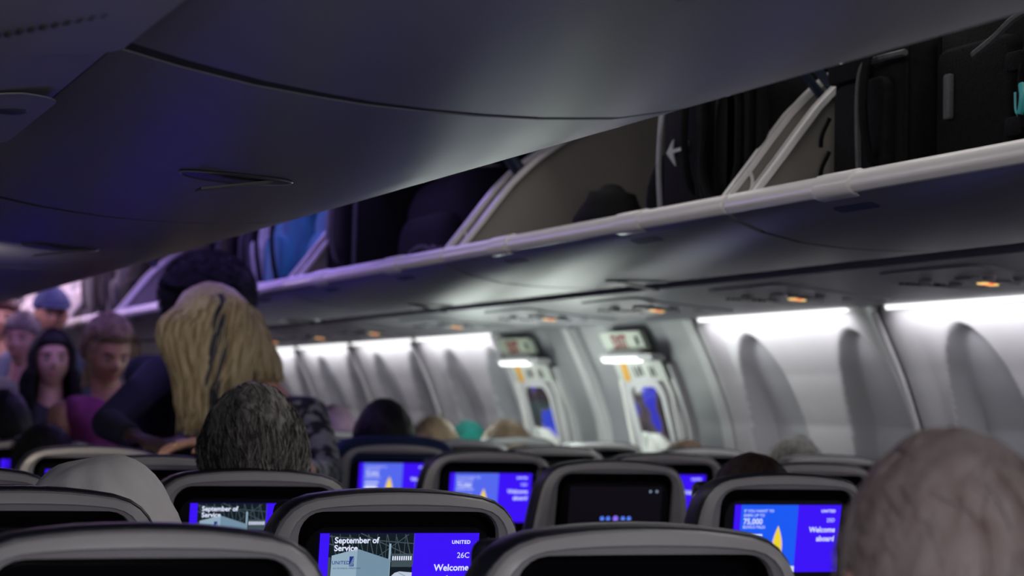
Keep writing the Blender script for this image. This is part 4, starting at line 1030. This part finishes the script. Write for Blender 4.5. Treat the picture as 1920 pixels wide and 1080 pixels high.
def person(name_label, head, yaw=0, pitch=0, roll=0, s=1.0, skin='light', pose='seat', cloth='darkcloth', hair=None, body_yaw=None, voxel=.010, hands=None, sleeves=True, face=True, hip=None, shoulders=None, arms=None, cat='person', sw=.19):
    """head: centre of the head; yaw: direction faced (0 = forward, 180 = towards the camera)"""
    H = Vector(head); Rz = Matrix.Rotation(R(yaw), 4, 'Z')
    Mx = Matrix.Translation(H) @ Rz @ Matrix.Rotation(R(pitch), 4, 'X') @ Matrix.Rotation(R(roll), 4, 'Y')
    by = R(yaw if body_yaw is None else body_yaw); F = Vector((-math.sin(by), math.cos(by), 0)); S = Vector((math.cos(by), math.sin(by), 0)); U = Vector((0, 0, 1))
    neck0 = Mx @ (Vector((0, -.025, -.075))*s)
    sh_c = Vector(shoulders) if shoulders else H-U*.235*s+F*(.05 if pose == 'seat' else -.02)
    if pose == 'seat': hp = Vector(hip) if hip else Vector((sh_c.x, sh_c.y+.10, .58))
    else: hp = Vector(hip) if hip else Vector((sh_c.x, sh_c.y, .92*s))
    base_z = 0
    root = empty('person', (hp.x, hp.y, 0)); O = Vector(root.location)
    def fin(o): o.location = -O; return o
    b = MB(); head_mb(b, Mx, s)
    b.capsule(neck0, .052*s, sh_c+U*.03, .060*s)
    c = MB()   # clothing
    mid = sh_c.lerp(hp, .5)
    def torso(mb, g):
        mb.capsule(sh_c-S*sw*.72*s, .058*s+g, sh_c+S*sw*.72*s, .058*s+g)
        for t, wd, r in ((.12, .125, .098), (.35, .11, .105), (.6, .09, .102), (.85, .10, .108), (1.0, .11, .11)):
            p = sh_c.lerp(hp, t)
            mb.capsule(p-S*wd*s*.55, r*s*.92+g, p+S*wd*s*.55, r*s*.92+g)
        for t0, t1 in ((.1, .4), (.4, .7), (.7, 1)):
            for q in (-.06, .06): mb.capsule(sh_c.lerp(hp, t0)+S*q, .09*s+g, sh_c.lerp(hp, t1)+S*q, .09*s+g)
    torso(b, 0); torso(c, .010)
    # legs
    for sg in (-1, 1):
        h0 = hp+S*sg*.095*s
        if pose == 'seat': kn = h0+F*.42*s+U*0; kn.z = .56; an = kn+F*.02; an.z = .09; toe = an+F*.16; 
        else: kn = h0+F*.03; kn.z = hp.z*.53; an = h0-F*.02; an.z = .09; toe = an+F*.16
        toe.z = .035
        for mb, g in ((b, 0), (c, .010)):
            mb.capsule(h0, .088*s+g, kn, .060*s+g); mb.capsule(kn, .057*s+g, an, .040*s+g)
        b.capsule(an, .04*s, toe, .032)
        fo = MB().capsule(an-U*.03-F*.02, .046, toe, .038); fin(fo.build('shoe', M['black'], root, ang=80))
    # arms
    if arms is None:
        arms = []
        for sg in (-1, 1):
            sp = sh_c+S*sg*sw*s
            el = sp+S*sg*.05-U*.27*s+F*(.06 if pose == 'seat' else .0); wr = el+F*.20*s-U*.04-S*sg*.08 if pose == 'seat' else el-U*.24*s+F*.06
            arms.append((sp, el, wr, (F-U*.2) if pose == 'seat' else (-U+F*.2), U if pose == 'seat' else S*sg))
    for i, (sp, el, wr, hd, hn) in enumerate(arms):
        sp, el, wr = Vector(sp), Vector(el), Vector(wr)
        b.capsule(sp, .048*s, el, .038*s); b.capsule(el, .037*s, wr, .026*s)
        if sleeves: c.capsule(sp, .060*s, el, .049*s); c.capsule(el, .048*s, wr.lerp(el, .08), .037*s)
        finger_hand(b, wr, hd, hn, s, -1 if i else 1)
    fin(b.build('body', SK[skin], root, remesh=voxel, smoothit=3))
    cl = fin(c.build('clothing', M[cloth], root, remesh=.014, smoothit=6)) if cloth else None
    if face: 
        n0 = len(root.children); face_bits(Mx, s, root)
        for o in root.children:
            if o.name.split('.')[0] in ('eye', 'eyebrow', 'lips'): fin(o)
    if hair: hair(Mx, s, root, fin)
    tag(root, name_label, cat)
    return root, Mx, fin
def short_hair(m, m2=None, hl=.32, n=0, rad=.0010, ln=.05, lift=.012, seed=1, thick=.012, mess=.5, nape=-.5, top=.008, sweep=(0, -.6, -1)):
    def f(Mx, s, root, fin):
        kp = lambda d: keep_short(d, hl, nape)
        mb = MB(); hair_shell(mb, Mx, s, kp, thick, seed=seed, top=top)
        if n: 
            mb2 = MB(); strands(mb2, Mx, s*1.0, kp, n, ln, rad, thick+lift, seed, nm=2, mess=mess, sweep=sweep)
            fin(mb2.build('hair_strands', [HM[m], HM[m2 or m]], root, merge=False))
        fin(mb.build('hair', HM[m], root, ang=80))
    return f
def long_hair(m, bottom, m2=None, n=500, spread=1.0, seed=2, rad=.004, dirs=None, part=.0, fringe=False, wave=.012, back=True, thick=.016):
    """strands fall from the crown over the sides and hang in locks down to world height bottom"""
    def f(Mx, s, root, fin):
        kp = lambda d: keep_short(d, .50, -.8); mb = MB(); hair_shell(mb, Mx, s, kp, thick, seed=seed, top=.006)
        fin(mb.build('hair', HM[m], root, ang=80)); mb = MB(); rnd = random.Random(seed)
        for i in range(n):
            az = rnd.uniform(R(-35), R(215)) + math.pi if back else rnd.uniform(0, 2*math.pi)
            # azimuths measured so that the face opening (+y) stays free
            a = rnd.uniform(R(52), R(360-52)); dv = Vector((math.sin(a), math.cos(a), 0))
            start = Vector((rnd.gauss(part, .10), rnd.uniform(-.3, .35), 1)).normalized(); pts = []; wv = rnd.uniform(0, 6.28); wa = wave*rnd.uniform(.4, 1.4); off = rnd.uniform(.012, .026)
            for k in range(6):
                t = k/5*.5*math.pi*1.12; d = (start*math.cos(t)+dv*math.sin(t)).normalized(); p = head_surface(d, s); pts.append(Mx @ (p+p.normalized()*off))
            last = pts[-1]; zb = (bottom(last) if callable(bottom) else bottom)+rnd.uniform(-.02, .05); drop = max(.02, last.z-zb); K = 7
            out = (last-Mx.translation); out.z = 0; out = out.normalized()
            for k in range(1, K+1):
                t = k/K; pts.append(last+Vector((0, 0, -drop*t))+out*(.022*spread*math.sin(math.pi*t)-.01*t)+Vector((math.sin(wv+t*7)*wa, math.cos(wv*1.3+t*6)*wa, 0)))
            nn = len(pts); mb.tube(pts, [rad*(1 if q < nn-3 else (nn-q)/3.3) for q in range(nn)], 4, rnd.randrange(2))
        fin(mb.build('hair_locks', [HM[m], HM[m2 or m]], root, merge=False))
    return f

# --- seated passengers
person('person with grey streaked dark short hair in the seat just left of centre', (-.482, 3.60, 1.166), yaw=0, skin='ruddy', cloth='greycloth', s=1.0, hair=short_hair('grey', 'greydark', n=3400, rad=.0011, ln=.055, lift=.006, seed=5, thick=.014, mess=.28, nape=-.62, top=.010), face=False, hip=(-.507, 3.80, .58))
person('large out of focus head with thin silver hair at the lower right corner', (-.562, 1.275, 1.144), yaw=-8, skin='ruddy', cloth='darkcloth', s=.98, hair=short_hair('silver', n=700, rad=.0008, ln=.045, lift=.002, seed=8, thick=.005, mess=.6, nape=-.6, top=.002), face=False, hip=(-.56, 1.46, .58))
person('person with round black cropped hair above the navy topped seat', (.512, 5.96, 1.148), yaw=0, skin='tan', cloth='darkcloth', s=1.04, hair=short_hair('black', n=1200, rad=.0012, ln=.03, lift=.003, seed=11, thick=.012, mess=.6), face=False)
person('person with dark brown hair just showing above the 75,000 screen seat', (.503, 3.60, 1.058), yaw=0, skin='tan', cloth='darkcloth', hair=short_hair('darkbrown', n=900, rad=.0010, ln=.04, lift=.004, seed=12), face=False)
person('person with a small brown haired head above the window seat by the nearer exit', (1.50, 5.94, 1.050), yaw=0, skin='light', cloth='darkcloth', s=.95, hair=short_hair('tan', 'brown', n=400, seed=13), face=False)
person('person with tousled tan hair in front of the farther exit door', (1.50, 7.52, 1.078), yaw=10, skin='light', cloth='darkcloth', sw=.12, hair=short_hair('tan', n=600, seed=14, thick=.02, lift=.012), face=False)
person('person with brown hair between the black haired passenger and the teal cap', (1.22, 7.55, 1.088), yaw=0, skin='light', cloth='darkcloth', sw=.12, hair=short_hair('tan', 'brown', n=400, seed=15, thick=.018), face=False)
person('person slumped low with dark hair, just behind the white hood at far left', (-.507, 5.80, 1.062), yaw=0, skin='dark', cloth='darkcloth', s=1.02, hair=short_hair('black', n=500, seed=16), face=False)
person('person with dark cropped hair at the left edge below the standing queue', (-.50, 6.72, 1.155), yaw=0, skin='dark', cloth='darkcloth', s=1.03, hair=short_hair('black', n=500, seed=17), face=False)
person('person with pale yellow hair peeking left of the mauve knit hat', (.695, 7.50, 1.085), yaw=0, skin='light', cloth='darkcloth', s=.85, sw=.12, hair=short_hair('blonde', n=300, seed=18), face=False)
person('person by the window with short grey hair left of the blurred head', (1.52, 5.28, 1.075), yaw=0, skin='light', cloth='greycloth', s=.95, hair=short_hair('grey', n=300, seed=19), face=False)
def knit_hat(m, name, tall=.02):
    def f(Mx, s, root, fin):
        kp = lambda d: sstep((d.z-(-.05 if d.y < .3 else .22))/.08); mb = MB(); hair_shell(mb, Mx, s, kp, .014, seed=3, top=tall)
        fin(mb.build(name, M[m], root, ang=80))
        mb = MB(); pts = []
        for i in range(36): a = 2*math.pi*i/36; d = Vector((math.cos(a), math.sin(a), .10+.12*math.sin(a))).normalized(); p = head_surface(d, s); pts.append(Mx @ (p+p.normalized()*.014))
        mb.tube(pts, .010, 8, closed=True); fin(mb.build('hat_brim', M[m], root))
    return f
person('person in a mauve knit hat by the far wall panels', (1.05, 8.32, 1.115), yaw=0, skin='light', cloth='darkcloth', hair=knit_hat('mauve', 'knit_hat', .02), face=False)
person('person in a teal knit cap beside the farther exit door', (1.585, 8.18, 1.075), yaw=0, skin='light', cloth='darkcloth', s=1.0, sw=.12, shoulders=(1.53, 8.23, .86), hair=knit_hat('tealknit', 'knit_cap', .005), face=False)
# --- the hooded passenger
def hood(Mx, s, root, fin):
    mb = MB(); nu, nv = 72, 60; vs = []; fs = []
    prof = [(0, .0), (.003, .035), (.012, .065), (.032, .092), (.065, .114), (.11, .128), (.16, .138), (.22, .152), (.30, .172), (.38, .195), (.47, .215)]
    for j, (dz, r) in enumerate(prof):
        for i in range(nu):
            a = 2*math.pi*i/nu; x = math.cos(a)*r*.88; y = math.sin(a)*r*1.0
            fold = .011*math.sin(5*a+j*.9)+.008*math.sin(11*a-j*1.3)
            q = 1+fold*6*min(1, j/5)
            lean = .035*max(0, (dz-.10))*3
            vs.append(Mx.translation+Vector((x*q+lean*.75, y*q*(1-.30*sstep((dz-.10)/.2))+.11*sstep((dz-.08)/.25), .142-dz+.012*mnoise.noise(Vector((x*14, y*14, dz*9))))))
    for j in range(len(prof)-1):
        for i in range(nu): a = j*nu+i; b = j*nu+(i+1) % nu; fs.append((a, a+nu, b+nu, b))
    mb.add(vs, fs); o = fin(mb.build('hood', M['whitecloth'], root, ang=80, sub=1))
    mb = MB(); T = Mx.translation
    mb.tube(bez([T+Vector((.118, -.06, -.02)), T+Vector((.128, -.075, -.06)), T+Vector((.122, -.09, -.11)), T+Vector((.15, -.08, -.17))], 6), .004, 6)
    fin(mb.build('hood_seam', M['whitecloth'], root))
person('person with an off white hood over the head at lower left', (-.885, 2.825, 1.055), yaw=0, skin='light', cloth='whitecloth', hair=hood, face=False, hip=(-.97, 3.00, .58))

# --- standing in the aisle
def afro(Mx, s, root, fin):
    mb = MB(); mb.ell((0, 0, 0), (1, 1, 1), 72, 48); out = []
    c = Mx @ Vector((0, -.03, .035))
    for v in mb.v:
        d = Vector(v); n = 1+.05*mnoise.noise(d*5)+.035*mnoise.noise(d*17); q = Vector((d.x*.150, d.y*.150, d.z*.135))*n
        if d.y > .55 and d.z < .35: q *= .62
        out.append(tuple(c+Mx.to_3x3() @ q))
    mb.v = out; fin(mb.build('hair', HM['afro'], root, ang=80))
    mb = MB(); rnd = random.Random(4)
    for i in range(2600):
        d = Vector((rnd.gauss(0, 1), rnd.gauss(0, 1), rnd.gauss(0, 1))).normalized()
        if d.z < -.5 or (d.y > .5 and d.z < .35): continue
        p = c+Mx.to_3x3() @ Vector((d.x*.146, d.y*.146, d.z*.131)); t = d.orthogonal().normalized(); b_ = d.cross(t); a0 = rnd.uniform(0, 6); r0 = rnd.uniform(.003, .006); W = Mx.to_3x3()
        mb.tube([p+W @ (d*(.003*k)+t*(r0*math.cos(a0+k*1.5))+b_*(r0*math.sin(a0+k*1.5))) for k in range(6)], .0010, 3)
    fin(mb.build('curls', HM['afro'], root, merge=False))
person('person with big rounded black hair and navy sweater, leaning behind the blonde woman', (.085, 6.50, 1.565), yaw=150, pitch=-15, skin='dark', pose='stand', cloth='navysweater', hair=afro, body_yaw=160,
       shoulders=(.00, 6.38, 1.345), hip=(.06, 6.62, .93), sw=.17,
       arms=[((-.09, 6.34, 1.345), (-.30, 6.02, 1.20), (-.30, 5.62, 1.168), (0.3, -1, -.05), (0, 0, 1)), ((.16, 6.36, 1.34), (.12, 6.10, 1.19), (-.10, 5.95, 1.15), (-.8, -.4, 0), (0, 0, 1))])
def blonde_hair(Mx, s, root, fin):
    T = Mx.translation; W = Mx.to_3x3()
    mb = MB(); hair_shell(mb, Mx, s*1.0, lambda d: sstep((d.z-(-.55 if d.y < .30 else .40))/.12), .026, seed=9, top=.012); fin(mb.build('hair', HM['blonde'], root, ang=80))
    rnd = random.Random(21); mb = MB()
    for i in range(1500):
        side = rnd.random(); st = T+W @ (head_surface(Vector((rnd.gauss(0, .12), rnd.uniform(-.45, .35), 1)).normalized(), s)*1.20)
        u = rnd.uniform(-1, 1); y = .110*math.sqrt(max(0, 1-u*u))*rnd.choice((-1, -1, 1))
        a = rnd.uniform(0, 6.28); wa = rnd.uniform(.003, .010); X = lambda dx, dy, dz: Vector((T.x+dx, T.y+dy, T.z+dz))
        if u < -.35:      # front locks, bulging left then falling in front of the face
            w_ = -u; zb = 1.17+.05*rnd.random() if rnd.random() < .6 else 1.24+.09*rnd.random()
            pts = [st, X(-.10*w_, y*.8, .085), X(-.155*w_, y, .035), X(-.150*w_, y, -.03), X(-.125*w_+.012, y, -.12), X(-.098*w_, y, -.20), Vector((T.x-.085*w_+.01*math.sin(a), T.y+y, zb))]
        elif u < .12:
            zb = 1.18+.10*rnd.random() if rnd.random() < .35 else 1.29+.05*rnd.random()
            pts = [st, X(.10*u, y*.8, .10), X(.15*u, y, .04), X(.17*u, y, -.05), X(.16*u-.01, y, -.12), Vector((T.x+.12*u-.015, T.y+y, min(zb, T.z-.15)))]
        elif u < .5:
            zb = 1.285+.04*rnd.random()
            pts = [st, X(.10*u, y*.8, .10), X(.14*u, y, .04), X(.16*u, y, -.04), Vector((T.x+.14*u, T.y+y, zb))]
        else:             # swept away to the right, over the shoulder
            pts = [st, X(.085*u, y*.8, .085), X(.130*u, y, .03), X(.155*u, y, -.02), X(.180*u, y*.9, -.065), X(.195*u+.01*math.sin(a), y*.8, -.105-.02*rnd.random())]
        cr = bez(pts, 4); cr = [p+Vector((math.sin(a+q*.5)*wa, math.cos(a+q*.45)*wa, 0)) for q, p in enumerate(cr)]
        nn = len(cr); band = 1 if (-.22 < u < .02 and rnd.random() < .6) else (2 if rnd.random() < .35 else 0)
        mb.tube(cr, [.0035*(1 if q < nn-5 else (nn-q)/5.5) for q in range(nn)], 4, band)
    fin(mb.build('hair_locks', [HM['blonde'], HM['ashen'], HM['sandy']], root, merge=False))
    # mask over nose and mouth
    mb = MB(); vs = []; fs = []; n = 14; m_ = 8
    for j in range(m_+1):
        for i in range(n+1):
            ph = R(90-62+124*i/n); z = .0-.95*j/m_; d = Vector((math.cos(ph), math.sin(ph), z)).normalized(); p = head_surface(d, s); vs.append(Mx @ (p+p.normalized()*.010))
    for j in range(m_):
        for i in range(n): q = j*(n+1)+i; fs.append((q, q+1, q+n+2, q+n+1))
    mb.add(vs, fs); fin(mb.build('face_mask', M['maskc'], root))
HM['sandy'] = hairmat('sandy_hair', (.40, .32, .19), (.24, .18, .10), 6)
HM['ashen'] = hairmat('ashen_grey_lock', (.07, .075, .12), (.02, .02, .04))
rt_, Mx_, fin_ = person('person with long blonde hair, face mask and patterned top, bending over the seats', (-.055, 5.74, 1.452), yaw=112, pitch=-32, roll=0, skin='light', pose='stand', cloth='pattern', hair=blonde_hair, body_yaw=150,
       shoulders=(.110, 5.72, 1.225), hip=(.16, 5.98, .93), sw=.13, voxel=.007,
       arms=[((.05, 5.56, 1.23), (-.05, 5.25, 1.16), (-.225, 4.965, 1.178), (-1, -.12, -.12), (0, .0, 1)), ((.20, 5.68, 1.235), (.17, 5.38, 1.08), (.02, 5.05, 1.10), (-1, -.1, 0), (0, 0, 1))])
fin_(MB().tube([Vector((-.333, 4.945+.011*math.cos(a), 1.163+.011*math.sin(a))) for a in np.linspace(0, 6.28, 14)[:-1]], .003, 6, closed=True).build('ring', M['ring'], rt_))
def updo(Mx, s, root, fin):
    mb = MB(); hair_shell(mb, Mx, s, lambda d: sstep((d.z-(-.35 if d.y < .15 else .58))/.12), .014, seed=31, top=.016, rough=.010); fin(mb.build('hair', HM['darkblonde'], root, ang=80))
    mb = MB(); strands(mb, Mx, s*1.02, lambda d: sstep((d.z-(-.2 if d.y < .1 else .55))/.12), 500, .05, .0016, .018, 33, sweep=(0, -.8, .2), mess=.8, nm=2)
    for sx in (-1, 1):
        for k in range(26):
            x = sx*(.062+.006*(k % 5)); a = k*.7
            mb.tube(bez([Mx @ Vector((sx*.03, .055, .115)), Mx @ Vector((x, .070, .06)), Mx @ Vector((x*1.15, .060, -.02)), Mx @ Vector((x*1.1+.005*math.sin(a), .055, -.09-.004*(k % 7)))], 5), .0026, 4, k % 2)
    fin(mb.build('hair_strands', [HM['darkblonde'], HM['tan']], root, merge=False))
person('person in a magenta sleeveless top looking down, hair pinned up, in the aisle', (-.055, 7.41, 1.432), yaw=192, pitch=-20, skin='tan', pose='stand', cloth='magenta', hair=updo, sleeves=False, body_yaw=185, hip=(-.01, 7.5, .88), shoulders=(-.03, 7.44, 1.215), sw=.175)
person('person with long straight black hair facing the camera in the aisle, behind the magenta top', (.005, 9.05, 1.425), yaw=178, pitch=4, skin='light', pose='stand', cloth='darkcloth', hair=long_hair('black', 1.12, n=700, seed=41, rad=.0045, spread=1.2), body_yaw=180, hip=(.0, 9.1, .86))
def ball_cap(Mx, s, root, fin):
    mb = MB(); hair_shell(mb, Mx, s, lambda d: sstep((d.z-(-.25 if d.y < .1 else .30))/.1), .006, seed=51); fin(mb.build('hair', HM['darkbrown'], root, ang=80))
    mb = MB(); hair_shell(mb, Mx, s, lambda d: sstep((d.z-.36)/.05), .020, seed=52, top=.012, rough=.001); cp = fin(mb.build('cap', M['capblue'], root, ang=80))
    mb = MB(); vs = []; n = 14
    for i in range(n+1):
        t = -1+2*i/n; x = .072*t
        vs += [(x, .070*math.sqrt(max(0, 1-t*t*.7))+.02, .048), (x*.95, .100+.065*math.sqrt(max(0, 1-t*t)), .036+.004)]
    vs = [Mx @ Vector(v) for v in vs]; vs2 = [v+Vector((0, 0, -.004)) for v in vs]; N = len(vs); fs = []
    for i in range(n): a = 2*i; fs += [(a, a+1, a+3, a+2), (a+N, a+2+N, a+3+N, a+1+N), (a+1, a+1+N, a+3+N, a+3)]
    mb.add(vs+vs2, fs); o = mb.build('cap_brim', M['capblue'], cp)
person('person in a navy baseball cap at the back of the aisle queue, upper left', (.205, 10.42, 1.672), yaw=184, pitch=-2, skin='tan', pose='stand', cloth='greycloth', hair=ball_cap, body_yaw=185, hip=(.2, 10.45, .95))
person('person with dark auburn hair cut off by the left edge', (.075, 11.25, 1.675), yaw=170, skin='light', pose='stand', cloth='darkcloth', hair=short_hair('red', n=300, seed=61, thick=.02), body_yaw=180, hip=(.075, 11.3, .95))
person('person with pinkish grey hair and pale jacket at the left edge', (-.01, 9.85, 1.53), yaw=150, skin='ruddy', pose='stand', cloth='greencloth', hair=short_hair('silver', n=300, seed=62, thick=.014), body_yaw=175, hip=(-.02, 9.9, .92))
